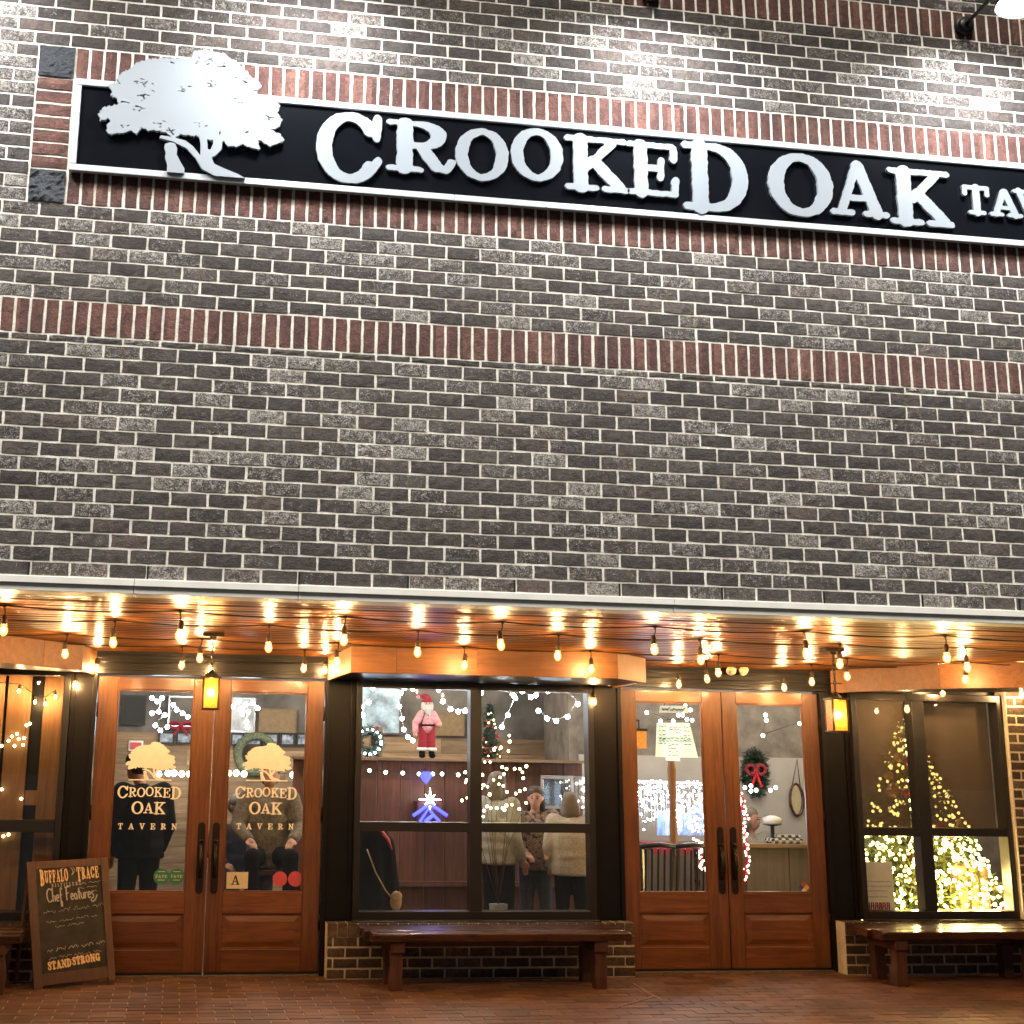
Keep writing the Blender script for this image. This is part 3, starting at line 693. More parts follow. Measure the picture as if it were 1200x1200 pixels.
# ================================================================== SIGN LAMPS
mX, mZ = at(1128, 32, Y=0)[0], at(1128, 32, Y=0)[2]
LS = mX - at(761, -3, Y=0)[0]
names = {0: 'black gooseneck lamp over the right end of the sign, its white lens in view', -1: 'black gooseneck wall lamp above the letters K and E, at the top edge',
         -2: 'black gooseneck wall lamp above the letters C and R of the sign', -3: 'black gooseneck wall lamp above the left end of the sign', 1: 'black gooseneck wall lamp past the right end of the photo'}
for k, lab in names.items():
    x = mX + k * LS; z = mZ
    lp = thing('gooseneck_lamp', (x, 0, z), lab, 'lamp', 'gooseneck lamps lighting the sign')
    obj('wall_plate', MB().tube([(x, .003, z), (x, -.03, z)], .062, 20).tube([(x, -.03, z), (x, -.045, z)], [.05, .03], 20), M['black'], lp, True)
    arc_ = [(x, -.04, z)] + [(x, -.04 - .56 * math.sin(a), z + .035 * math.sin(a)) for a in np.linspace(.1, 1.57, 8)]
    zl = z
    obj('arm', MB().tube(arc_ + [(x, -.62, zl - .02)], .013, 10), M['black'], lp, True)
    cz = z - .08; zl = cz + .10
    sh = MB().lathe((x, -.62, cz), [(.165, -.13), (.168, -.125), (.15, -.07), (.10, -.015), (.05, .02), (.04, .06), (.02, .075)], 28)
    sh.f = [f for f in sh.f if not (len(f) > 10 and sh.v[f[0]][2] < cz - .1)]; sh.mi = sh.mi[:len(sh.f)]
    obj('shade', sh, M['black'], lp, True)
    obj('lens', MB().lathe((x, -.62, cz), [(.155, -.128), (.155, -.120), (.1, -.118)], 28), M['lens'], lp)
    ld = bpy.data.lights.new('lamp_beam', 'SPOT'); ld.energy = 150; ld.spot_size = math.radians(140); ld.spot_blend = 1.0; ld.shadow_soft_size = .10; ld.color = (.90, .95, 1.0)
    lo = bpy.data.objects.new('lamp_beam', ld); COL.objects.link(lo); lo.location = (x, -.60, cz - .16)
    lo.rotation_euler = Vector((0, -.62, .78)).to_track_quat('Z', 'Y').to_euler(); lo.parent = lp; lo.matrix_parent_inverse = Matrix.Translation(-Vector(lp.location))

# ================================================================== STRING LIGHTS
bulb_v = MB().ball((0, 0, 0), (.0255, .0255, .033), 10, 7).lathe((0, 0, .028), [(.022, 0), (.014, .012)], 10)
bulb_me = bulb_v.mesh('bulb', True, [M['bulb']])
fil_me = MB().ball((0, 0, .002), (.0105, .0105, .0175), 10, 6).mesh('filament', True, [M['filament']])
sock_me = MB().lathe((0, 0, .036), [(.014, -.002), (.017, .004), (.017, .035), (.012, .05), (.005, .056)], 10).mesh('socket', True, [M['bulbcap']])
hook_me = MB().lathe((0, 0, 0), [(.008, -.012), (.012, -.008), (.012, .0)], 8).mesh('hook', True, [M['cord']])
def string_light(label, pts, drop, sway=0.02, extend=True):
    """pts: hook points; a bulb hangs under each on a short lead."""
    s = thing('string_light', pts[0], label, 'string lights', 'warm string lights under the porch ceiling')
    run = []
    q = list(pts)
    if extend: q = [(2 * q[0][0] - q[1][0], q[0][1], q[0][2])] + q + [(2 * q[-1][0] - q[-2][0], q[-1][1], q[-1][2])]
    for a, b_ in zip(q[:-1], q[1:]):
        for i in range(8): u = i / 8; run.append((a[0] + (b_[0] - a[0]) * u, a[1] + (b_[1] - a[1]) * u, a[2] + (b_[2] - a[2]) * u - sway * 4 * u * (1 - u)))
    run.append(q[-1]); obj('cord', MB().tube(run, .0045, 6), M['cord'], s, True)
    for h in pts:
        dx = rng.uniform(-.012, .012)
        c = (h[0] + dx, h[1] + rng.uniform(-.01, .01), h[2] - drop)
        inst('hook', hook_me, h, s)
        obj('lead', MB().tube([h, ((h[0] + c[0]) / 2 + .004, h[1], (h[2] + c[2]) / 2 + .04), (c[0], c[1], c[2] + .085)], .0038, 6), M['cord'], s, True)
        b_ = inst('bulb', bulb_me, c, s, rot=(rng.uniform(-.12, .12), rng.uniform(-.12, .12), 0)); inst('socket', sock_me, (0, 0, 0), b_); inst('filament', fil_me, (0, 0, 0), b_)
    return s
RA = [(5, 709), (211, 715), (404, 723), (588, 729), (768, 734), (942, 740), (1112, 744)]
RB = [(134, 725.6), (316, 732), (488, 740), (656, 743), (819, 749), (980, 755), (1133, 758)]
RC = [(77, 741), (237, 748), (397, 753), (543, 758), (689, 763), (840, 767), (987, 772), (1122, 776)]
RD = [(213, 757), (358, 761), (821, 776), (954, 778)]
def hooks(pl): return [tuple(at(px, py, Z=ZS - .006)) for px, py in pl]
HA, HB, HC, HD = hooks(RA), hooks(RB), hooks(RC), hooks(RD)
def flat(h, y):
    q = [(a[0], a[1] * .35 + y * .65, a[2]) for a in h]; d = .98
    return [(q[0][0] - 3 * d, y, q[0][2]), (q[0][0] - 2 * d, y, q[0][2]), (q[0][0] - d, y, q[0][2])] + q + [(q[-1][0] + d, y, q[-1][2]), (q[-1][0] + 2 * d, y, q[-1][2]), (q[-1][0] + 3 * d, y, q[-1][2])]
string_light('row of warm bulbs nearest the white lintel, the outermost string under the porch ceiling', flat(HA, .77), .145)
string_light('row of warm bulbs in the second string behind the white lintel', flat(HB, 1.49), .145)
string_light('row of warm bulbs crossing just in front of the wood-clad canopies', flat(HC, 2.66), .145)
string_light('warm bulbs on the short inner string near the door headers', [(a[0], 3.42, a[2]) for a in HD], .15, .012)
E1 = [(114, 775), (249, 776), (382, 777), (471, 783), (596, 787), (715, 791), (794, 794), (918, 798), (1105, 804)]
string_light('warm bulbs strung close along the dark header over doors and windows', [tuple(at(px, py, Y=3.98)) for px, py in E1], .062, .008, False)
string_light('two warm bulbs hanging low against the dark pilasters', [tuple(at(px, py, Y=4.03)) for px, py in ((89, 789), (696, 809))], .085, .0, False) if False else None
for (px, py), lab in zip(((89, 789), (696, 809), (1062, 818), (1196, 802)), ('single warm bulb against the dark pilaster left of the doors with oak logos', 'single warm bulb against the dark pilaster right of the doll window', 'single warm bulb hanging before the upper panes of the tree window', 'single warm bulb hanging before the brick pier at the right edge')):
    h = tuple(at(px, py, Y=4.03 if px < 800 else 3.86)); s = thing('hanging_bulb', h, lab, 'bulb'); c = (h[0], h[1], h[2] - .10)
    obj('lead', MB().tube([(h[0], h[1], 2.5), (c[0], c[1], c[2] + .085)], .004, 6), M['cord'], s, True); b_ = inst('bulb', bulb_me, c, s); inst('socket', sock_me, (0, 0, 0), b_); inst('filament', fil_me, (0, 0, 0), b_)

# ================================================================== LANTERNS
def lantern(label, px, py, pw, ph, plate):
    P0 = at(plate[0], plate[1], Z=ZS - .004); x, y = P0[0], P0[1]
    ztop = at(px, py - ph / 2, Y=y)[2]; zbot = at(px, py + ph / 2, Y=y)[2]; w = .92 * pw / 2 / (F_PX / ((np.array([x, y, 2.2]) - CAM) @ FW)); h = ztop - zbot
    x = at(px, py, Y=y)[0]
    l = thing('hanging_lantern', (x, y, zbot), label, 'lantern', 'amber lanterns hanging from the porch ceiling'); g = w * .80
    obj('ceiling_plate', MB().prism([(x - .075, y - .04), (x + .075, y - .04), (x + .075, y + .04), (x - .075, y + .04)], ZS - .028, ZS - .002).lathe((x, y, ZS - .05), [(.012, 0), (.03, .022)], 10), M['bronze'], l, bevel=.003)
    n = 7; top = ztop + .05
    for i in range(n):
        z = top + (ZS - .05 - top) * (i + .5) / n; rr_ = (ZS - .05 - top) / n * .62
        obj('chain_link', MB().torus((x, y, z), rr_ * .55, .0045, 'y' if i % 2 else 'x', 12, 6, .6, 1.75), M['bronze'], l, True)
    obj('roof_cap', MB().box(x - w, x + w, y - w, y + w, ztop - .018, ztop - .004).lathe((x, y, ztop - .006), [(w * .72, 0), (w * .66, .018), (.02, .032), (.012, .05)], 4), M['bronze'], l, bevel=.002)
    obj('base_plate', MB().box(x - w * .95, x + w * .95, y - w * .95, y + w * .95, zbot, zbot + .014), M['bronze'], l, bevel=.002)
    for sx_ in (-1, 1):
        for sy_ in (-1, 1): box_obj('corner_post', (x + sx_ * g - .006, x + sx_ * g + .006, y + sy_ * g - .006, y + sy_ * g + .006, zbot + .0145, ztop - .0185), M['bronze'], l)
    for i in range(4):
        a, b_ = ((x - g + .007, x + g - .007, y - g - .002, y - g + .002), (x - g + .007, x + g - .007, y + g - .002, y + g + .002), (x - g - .002, x - g + .002, y - g + .007, y + g - .007), (x + g - .002, x + g + .002, y - g + .007, y + g - .007))[i], (zbot + .015, ztop - .019)
        box_obj('glass_pane', (*a, *b_), M['amber'], l)
    obj('bulb', MB().ball((x, y, zbot + h * .42), (.022, .022, .034), 10, 8).tube([(x, y, zbot + h * .42), (x, y, ztop - .02)], .009, 8), M['lanternbulb'], l, True)
    pl = bpy.data.lights.new('lantern_glow', 'POINT'); pl.energy = 7; pl.color = (1, .55, .16); pl.shadow_soft_size = .03
    po = bpy.data.objects.new('lantern_glow', pl); COL.objects.link(po); po.location = (x, y - g - .04, zbot + h * .5); po.parent = l; po.matrix_parent_inverse = Matrix.Translation(-Vector(l.location))
lantern('bronze amber-glass lantern hanging before the double door with oak tree logos', 247, 812, 24, 40, (245, 742))
lantern('bronze amber-glass lantern hanging beside the window with the Christmas tree', 980.5, 838, 24, 41, (975, 760))

# small white twin-head emergency light above the right doors
w = at(860, 783, Y=YD - .05); el = thing('emergency_light', w, 'small white twin-head emergency light on the header above the right double door', 'light')
obj('housing', MB().box(w[0] - .06, w[0] + .06, YD - .075, YD - .033, w[2] - .005, w[2] + .045), M['cream'], el, bevel=.006)
for sx_ in (-1, 1): obj('lamp_head', MB().tube([(w[0] + sx_ * .045, YD - .076, w[2]), (w[0] + sx_ * .06, YD - .13, w[2] - .03)], [.022, .045], 14), M['cream'], el, True)
# ================================================================== DOORS
def oak_xy(sx_, sz_, ox, oz):
    """Emblem outline reused at another size for the door glass."""
    f = lambda X, Z: oak((X - ox) / sx_ + (ox0 + ox1) / 2, (Z - oz) / sz_ + oz0, .45) * sx_
    return f
def decal(parent, cx, zb, wid):
    """Oak emblem over CROOKED / OAK / TAVERN on a pane; zb is the base line of TAVERN."""
    Y = YD + .006; pl = lambda x_, y_, z_: (x_, Y + y_, z_)
    mb = MB(); H1 = wid * .165
    sizes = [1.3, 1, 1, 1, 1, 1, 1.3]; dr = [-.12, .02, .02, .12, .06, 0, -.16]
    kw = dict(T=.10, t_=.05, s=.045)
    w1 = text_width('CROOKED', H1, .02, .92, sizes); k = wid / w1; H1 *= k
    text_shape('CROOKED', H1, .0026, 0, .02, xs=.92, sizes=sizes, drops=dr, mb=mb, place=lambda a, b_, c: (cx - wid / 2 + a, Y, zb + wid * .49 + c), **kw)
    H2 = H1 * 1.15; s2 = [1.15, .95, 1.1]; w2 = text_width('OAK', H2, 0, 1, s2)
    text_shape('OAK', H2, .0026, 0, 0.0, xs=1, sizes=s2, drops=[-.02, .06, -.02], mb=mb, place=lambda a, b_, c: (cx - w2 / 2 + a, Y, zb + wid * .235 + c), **kw)
    H3 = H1 * .62; g3 = 1.05; w3 = text_width('TAVERN', H3, g3); k3 = (wid * .94 - 0) / w3
    text_shape('TAVERN', H3, .0022, 0, g3 * k3 + .0, mb=mb, place=lambda a, b_, c: (cx - wid * .46 + a * (wid * .92 / text_width('TAVERN', H3, g3 * k3)), Y, zb + c), T=.12, t_=.065, s=.06)
    cw = wid * .80; sc = cw / (ox1 - ox0); hz = (oz1 - oz0) * sc; zo = zb + wid * .76
    sdf_shape(oak_xy(sc, sc, cx, zo), cx - cw / 2 - .01, cx + cw / 2 + .01, zo, zo + hz + .01, .0034, 0, mb, pl)
    mb.box(cx - cw * .42, cx + cw * .42, Y, Y + .0008, zo - .006, zo + .004)
    o = obj('oak_decal', mb, M['peach'], parent); return o
def sticker(parent, name, mat, px, py, r_px, rim=None, txt=None):
    w = at(px, py, Y=YD + .006); r = r_px / F_PX * ((w - CAM) @ FW)
    o = obj(name, MB().tube([(w[0], YD + .0045, w[2]), (w[0], YD + .0075, w[2])], r, 26), mat, parent)
    if txt:
        H = r * .42; wd = text_width(txt, H, .08); k = min(1, r * 1.5 / wd); mb = MB(); H *= k; wd = text_width(txt, H, .08)
        text_shape(txt, H, .0016, 0, .08, mb=mb, place=lambda a, b_, c: (w[0] - wd / 2 + a, YD + .0038, w[2] - H / 2 + c))
        for zz_ in (-.5, .55): mb.add([(w[0] - r * .45, YD + .0038, w[2] + zz_ * r), (w[0] + r * .45, YD + .0038, w[2] + zz_ * r), (w[0] + r * .45, YD + .0038, w[2] + zz_ * r + r * .09), (w[0] - r * .45, YD + .0038, w[2] + zz_ * r + r * .09)], [(0, 1, 2, 3)])
        for i in range(len(mb.v)): pass
        obj('sticker_print', mb, M['cream'], parent)
def leaf(root, xa, xb, ga, gb, hinge, zt=2.352):
    z0, z1, zm0, zm1 = .028, zt, .475, .642; zg1 = 2.25; Y0, Y1 = YD - .022, YD + .024
    st = MB().box(xa, ga, Y0, Y1, z0, z1).box(gb, xb, Y0, Y1, z0, z1)
    lf = obj('door_leaf', st, M['doorv'], root, bevel=.005)
    for a, b_ in ((z0, .200), (zm0, zm1), (zg1, z1)): box_obj('rail', (ga + .0006, gb - .0006, Y0 + .0015, Y1 - .0015, a, b_), M['doorh'], lf, bevel=.004)
    m = .035                                             # raised lower panel with sloped border
    x0_, x1_, a, b_ = ga, gb, .200, zm0
    vs = [(x0_, Y0 + .016, a), (x1_, Y0 + .016, a), (x1_, Y0 + .016, b_), (x0_, Y0 + .016, b_), (x0_ + .018, Y0 + .018, a + .018), (x1_ - .018, Y0 + .018, a + .018), (x1_ - .018, Y0 + .018, b_ - .018), (x0_ + .018, Y0 + .018, b_ - .018),
          (x0_ + .065, Y0 + .006, a + .06), (x1_ - .065, Y0 + .006, a + .06), (x1_ - .065, Y0 + .006, b_ - .06), (x0_ + .065, Y0 + .006, b_ - .06)]
    fs = [(i + o, (i + 1) % 4 + o, (i + 1) % 4 + 4 + o, i + 4 + o) for o in (0, 4) for i in range(4)] + [(8, 9, 10, 11)]
    pn = MB().add(vs, fs); obj('panel', pn, M['doorh'], lf)
    box_obj('panel_back', (ga - .01, gb + .01, YD + .004, YD + .018, .19, .48), M['doorh'], lf)
    for bx in ((ga, ga + .012, zm1, zg1), (gb - .012, gb, zm1, zg1)): box_obj('glazing_bead', (bx[0], bx[1], Y0 + .006, YD + .003, bx[2] + .0006, bx[3] - .0006), M['doorv'], lf, bevel=.003)
    for bz in ((zm1, zm1 + .012), (zg1 - .012, zg1)): box_obj('glazing_bead', (ga + .0125, gb - .0125, Y0 + .006, YD + .003, bz[0], bz[1]), M['doorh'], lf, bevel=.003)
    box_obj('glass_pane', (ga + .004, gb - .004, YD + .008, YD + .014, zm1 + .003, zg1 - .003), M['glass'], lf)
    box_obj('sweep', (xa + .002, xb - .002, Y0 + .002, Y1 - .002, .012, .0275), M['black'], lf)
    hx = (xb - .055) if hinge == 'l' else (xa + .055)
    hb = MB(); poly = [(hx + .030 * math.cos(t_), 1.10 + .0 + (.25 * (1 if math.sin(t_) > 0 else -1)) + .030 * math.sin(t_)) for t_ in np.linspace(0, 2 * math.pi, 28)]
    n = len(poly); zc = -.19
    hb.add([(x, Y0 - .006, z + zc) for x, z in poly] + [(x, Y0 + .001, z + zc) for x, z in poly], [tuple(range(n))] + [(i, (i + 1) % n, n + (i + 1) % n, n + i) for i in range(n)])
    hp = obj('handle_plate', hb, M['bronze'], lf)
    obj('pull_handle', MB().tube([(hx, Y0 - .005, .76), (hx, Y0 - .04, .78), (hx, Y0 - .056, .86), (hx, Y0 - .052, .94), (hx, Y0 - .02, 1.01), (hx, Y0 - .005, 1.02)], [.012, .014, .019, .018, .013, .011], 10).tube([(hx - .018, Y0 - .03, 1.045), (hx + .018, Y0 - .03, 1.045)], .008, 8).tube([(hx, Y0 - .004, 1.045), (hx, Y0 - .03, 1.045)], .008, 8), M['bronze'], lf, True)
    xh = xa if hinge == 'l' else xb
    for z in (.35, 1.2, 2.02): obj('hinge', MB().tube([(xh, Y0 - .006, z), (xh, Y0 - .006, z + .12)], .008, 8), M['bronze'], lf, True)
    return lf
d1 = thing('double_door', (1.1, YD, 0), 'pair of mahogany glazed doors with peach oak tree logos on their glass', 'door')
la = leaf(d1, .158, 1.112, .318, .944, 'l'); lb = leaf(d1, 1.120, 2.040, 1.250, 1.897, 'r')
d2 = thing('double_door', (5.57, YD, 0), 'pair of mahogany glazed doors without logos, right of the middle bench', 'door')
lc = leaf(d2, 4.652, 5.582, 4.786, 5.402, 'l'); ld_ = leaf(d2, 5.590, 6.496, 5.720, 6.352, 'r')
decal(la, at(175, 930, Y=YD)[0], at(175, 972, Y=YD)[2], at(212, 940, Y=YD)[0] - at(137, 940, Y=YD)[0])
decal(lb, at(312, 930, Y=YD)[0], at(312, 972, Y=YD)[2], at(349, 940, Y=YD)[0] - at(276, 940, Y=YD)[0])
for px in (189, 207): sticker(la, 'round_sticker', M['green'], px, 1027, 9, None, 'FAVE')
for px in (328, 346): sticker(lb, 'round_sticker', M['pink'], px, 1030, 8.5, None, 'LOVE') if False else sticker(lb, 'round_sticker', M['pink'], px, 1030, 8.5)
a, b_ = at(265, 1042, Y=YD + .006), at(291, 1022, Y=YD + .006)
gc = box_obj('grade_card', (a[0], b_[0], YD + .004, YD + .0075, a[2] + .004, b_[2]), M['cream'], lb)
mb = MB(); text_shape('A', .075, .0022, 0, mb=mb, T=.10, t_=.05, s=.05, place=lambda p_, q_, r_: (a[0] + .035 + p_, YD + .0036, a[2] + .035 + r_)); obj('card_letter', mb, M['ink'], lb)
w = at(942, 1040, Y=YD + .006); q = .052                  # small four-colour hazard diamond
cols = [('hazard_square', (.45, .05, .04), (0, 1)), ('hazard_square', (.03, .06, .28), (-1, 0)), ('hazard_square', (.62, .42, .05), (1, 0)), ('hazard_square', (.7, .66, .58), (0, -1))]
for nm, c, (dx, dz) in cols:
    cx_, cz_ = w[0] + dx * q * .5, w[2] + dz * q * .5; h = q * .48
    obj(nm, MB().add([(cx_ - h, YD + .005, cz_), (cx_, YD + .005, cz_ - h), (cx_ + h, YD + .005, cz_), (cx_, YD + .005, cz_ + h)], [(0, 1, 2, 3)]), plain('hazard_%d%d' % (dx + 1, dz + 1), c, .5, 0, .05, 40, 0), ld_)
for xa, xb in ((.150, 2.046), (4.647, 6.502)):
    t_ = box_obj('threshold', (xa, xb, YD - .06, YD + .08, -.004, .011), plain('worn_threshold', (.20, .17, .13), .4, .5, .2, 30, .1), d1 if xa < 1 else d2, bevel=.003)

# ================================================================== WINDOWS
def window(label, x0, x1, z0, z1, mull, zr, rails=True, panes=True):
    t = thing('shop_window', ((x0 + x1) / 2, YW, z0), label, 'window')
    fw = .05
    for a, b_ in ((x0, x0 + fw), (x1 - fw, x1)): box_obj('frame', (a, b_, YW - .03, YW + .11, z0, z1), M['framedark'], t, bevel=.003)
    for a, b_ in ((z0, z0 + .075), (z1 - .06, z1)): box_obj('frame', (x0 + fw + .0006, x1 - fw - .0006, YW - .028, YW + .108, a, b_), M['framedark'], t, bevel=.003)
    xs_ = [x0 + fw] + [v for m_ in mull for v in m_] + [x1 - fw]
    for m_ in mull: box_obj('mullion', (m_[0], m_[1], YW - .026, YW + .106, z0 + .0756, z1 - .0606), M['framedark'], t, bevel=.003)
    for i in range(0, len(xs_), 2):
        a, b_ = xs_[i], xs_[i + 1]
        box_obj('mid_rail', (a + .0006, b_ - .0006, YW - .024, YW + .104, zr[0], zr[1]), M['framedark'], t, bevel=.003)
        for c, d in ((z0 + .075, zr[0]), (zr[1], z1 - .06)): box_obj('glass_pane', (a + .001, b_ - .001, YW + .04, YW + .046, c + .001, d - .001), M['glass'], t)
    box_obj('sill', (x0 - .01, x1 + .01, YB + .03, YW - .0305, z0 - .024, z0 + .012), M['framedark'], t, bevel=.004)
    return t
window('four-pane dark window with the bearded doll and people behind', 2.302, 4.373, .427, 2.368, [(3.284, 3.384)], (1.135, 1.21))
window('four-pane dark window with the lit Christmas tree behind', 6.762, 8.232, .427, 2.368, [(7.345, 7.462)], (1.13, 1.20))
w0 = window('dark window with vertical timber boards behind it, at the left edge', -2.3, -.062, .427, 2.40, [(-1.2, -1.1)], (1.105, 1.20))
low_wall('low brick wall under the boarded window, behind the bench at the left edge', -2.5, -.065, .425, YB, 4.10)
bw_ = wood('weathered_inner_board', (.12, .050, .014), (.25, .115, .036), 2, .6, 14, .3)
pt = thing('board_partition', (-1.2, 4.42, .3), 'partition of upright brown boards with gaps, behind the left window', 'partition')
for a, b_ in ((-.594 - .45, -.62), (-.594, -.402), (-.3, -.14), (-.10, .05), (-1.5, -1.09), (-1.95, -1.55)): box_obj('board', (a, b_, 4.38, 4.41, .2, 2.42), bw_, pt, bevel=.004)
box_obj('board_rail', (-2.2, .05, 4.412, 4.45, 1.3, 1.42), bw_, pt); box_obj('gap_dark_sheet', (-2.4, .07, 4.46, 4.48, .1, 2.6), M['frontdark'], pt)  # dark sheet added behind the boards stands in for the gaps' darkness

# ================================================================== BENCHES
def bench(label, x0, x1, yf, yb, legs, zt=.425):
    b_ = thing('wooden_bench', ((x0 + x1) / 2, (yf + yb) / 2, 0), label, 'bench', 'dark timber benches along the front')
    n = 3; w = (yb - yf) / n
    for i in range(n):
        r = random.Random(i + int(x0 * 10)); m_ = MB(); k = 22; pr = []
        ya, yc = yf + i * w + .002, yf + (i + 1) * w - .002; top = zt - (.0 if i else .004); th = .062
        xs_ = np.linspace(x0 + (.03 if i == 0 else 0) + r.uniform(-.01, .02), x1 + r.uniform(-.01, .02), k)
        for x in xs_:
            e = r.uniform(-.009, .009) if i == 0 else 0
            pr += [(x, ya + e, top - .008 + r.uniform(-.002, .002)), (x, ya + e + .012, top + r.uniform(-.001, .001)), (x, yc, top + r.uniform(-.001, .001)), (x, yc, top - th), (x, ya + e * 1.4 + .01, top - th + r.uniform(-.004, .006))]
        f = [(j * 5 + q, (j + 1) * 5 + q, (j + 1) * 5 + (q + 1) % 5, j * 5 + (q + 1) % 5) for j in range(k - 1) for q in range(5)] + [(4, 3, 2, 1, 0), tuple((k - 1) * 5 + q for q in range(5))]
        obj('seat_board', m_.add(pr, f), M['benchwood'], b_, bevel=.004)
    for lx_ in legs:
        for y, wd in ((yf + .10, .10), (yb - .10, .10)):
            r = random.Random(int(lx_ * 100 + y * 10)); m_ = MB()
            for j in range(5):
                z = .0 + (zt - .066) * j / 4; s_ = wd / 2 * r.uniform(.88, 1.12); dx = r.uniform(-.008, .008) + (lx_ * 0)
                m_.v += [(lx_ + dx - s_, y - s_, z), (lx_ + dx + s_, y - s_ * .95, z), (lx_ + dx + s_ * .95, y + s_, z), (lx_ + dx - s_, y + s_ * .9, z)]
            m_.f = [(j * 4 + q, j * 4 + (q + 1) % 4, (j + 1) * 4 + (q + 1) % 4, (j + 1) * 4 + q) for j in range(4) for q in range(4)] + [(3, 2, 1, 0), (16, 17, 18, 19)]; m_.mi = [0] * len(m_.f)
            obj('leg', m_, M['benchleg'], b_, bevel=.006)
        box_obj('cross_beam', (lx_ - .055, lx_ + .055, yf + .03, yb - .03, zt - .15, zt - .067), M['benchleg'], b_, bevel=.006)
    box_obj('stretcher', (legs[0] + .057, legs[-1] - .057, (yf + yb) / 2 - .03, (yf + yb) / 2 + .03, zt - .13, zt - .068), M['benchleg'], b_, bevel=.004)
    return b_
bench('dark timber bench below the window with the bearded doll', 2.315, 4.40, 3.33, 3.86, (2.565, 4.18))
bench('dark timber bench below the window with the Christmas tree, its top lit gold', 6.50, 9.2, 3.33, 3.86, (6.705, 7.87))
bench('dark timber bench at the left edge beside the chalkboard sign', -2.4, -.26, 3.33, 3.86, (-2.1, -.40))

# ================================================================== CHALKBOARD SIGN
sb = thing('chalkboard_sign', (.15, 3.75, 0), 'wood-framed A-frame chalkboard reading BUFFALO TRACE and STAND STRONG', 'sign')
cBL, cBR, cTL, cTR = Vector(at(40, 1160, Y=3.585)), Vector(at(135.5, 1148, Y=3.80)), Vector(at(31, 1010, Y=3.74)), Vector(at(126, 1004.5, Y=3.95))
nB = (cBR - cBL).cross(cTL - cBL).normalized()
if nB.y < 0: nB = -nB
def onb(s_, t_, d=0.0): return tuple(cBL * (1 - s_) * (1 - t_) + cBR * s_ * (1 - t_) + cTL * (1 - s_) * t_ + cTR * s_ * t_ + nB * d)
def bslab(name, s0, s1, t0, t1, d0, d1, mat, parent, bev=0.003):
    return obj(name, MB().add([onb(s_, t_, d) for d in (d0, d1) for s_, t_ in ((s0, t0), (s1, t0), (s1, t1), (s0, t1))], [(0, 1, 2, 3), (7, 6, 5, 4), (0, 4, 5, 1), (1, 5, 6, 2), (2, 6, 7, 3), (3, 7, 4, 0)]), mat, parent, bevel=bev)
for a, b_, c, d in ((0, .105, 0, 1), (.91, 1, 0, 1)): bslab('frame_stile', a, b_, c, d, 0, .028, M['boardframe'], sb)
for a, b_, c, d in ((.1055, .9095, .935, .998), (.1055, .9095, .02, .11)): bslab('frame_rail', a, b_, c, d, .0015, .0265, M['boardframe'], sb)
bslab('slate_panel', .10, .915, .10, .94, .010, .02, M['chalkboard'], sb, 0)
WB, HB_ = (cBR - cBL).length, (cTL - cBL).length
def bplace(s0, t0, ang=0.0):
    ca, sa = math.cos(ang), math.sin(ang)
    return lambda x_, y_, z_: onb(s0 + (x_ * ca - z_ * sa) / WB, t0 + (x_ * sa + z_ * ca) / HB_, .0088 + y_)
mb = MB(); H = .098
text_fit('BUFFALO', .345 * WB, H, .0024, .05, sizes=[1.2, .92, .92, .92, .92, .92, .98], drops=[-.12] + [.04] * 6, mb=mb, place=bplace(.155, .815, .03), T=.14, t_=.06)
text_fit('TRACE', .275 * WB, H, .0024, .05, sizes=[1.15, .92, .92, .92, .92], drops=[-.1] + [.04] * 4, mb=mb, place=bplace(.605, .828, .03), T=.14, t_=.06)
obj('orange_lettering', mb, M['orange'], sb)
mb = MB(); text_fit('DISTILLERY', .36 * WB, .026, .0014, .45, mb=mb, place=bplace(.29, .782, .02), T=.13); obj('white_lettering', mb, M['chalk'], sb)
mb = MB(); text_fit('STAND', .29 * WB, .058, .0018, .03, mb=mb, place=bplace(.185, .135, .06), T=.17, t_=.09, s=.085); text_fit('STRONG', .345 * WB, .058, .0018, .03, mb=mb, place=bplace(.485, .152, .06), T=.17, t_=.09, s=.085)
obj('orange_lettering', mb, M['orange'], sb)
def strokes(lines, r, name, mat, s0, t0, k, ang=0.03):
    mb = MB(); P_ = bplace(s0, t0, ang)
    for ln_ in lines:
        if len(ln_) > 1: mb.tube([P_(x * k, 0, z * k) for x, z in ln_], r, 5)
    return obj(name, mb, mat, sb)
def carc(cx, cz, rx, rz, a0, a1, n=10): return [(cx + rx * math.cos(math.radians(a0 + (a1 - a0) * i / n)), cz + rz * math.sin(math.radians(a0 + (a1 - a0) * i / n))) for i in range(n + 1)]
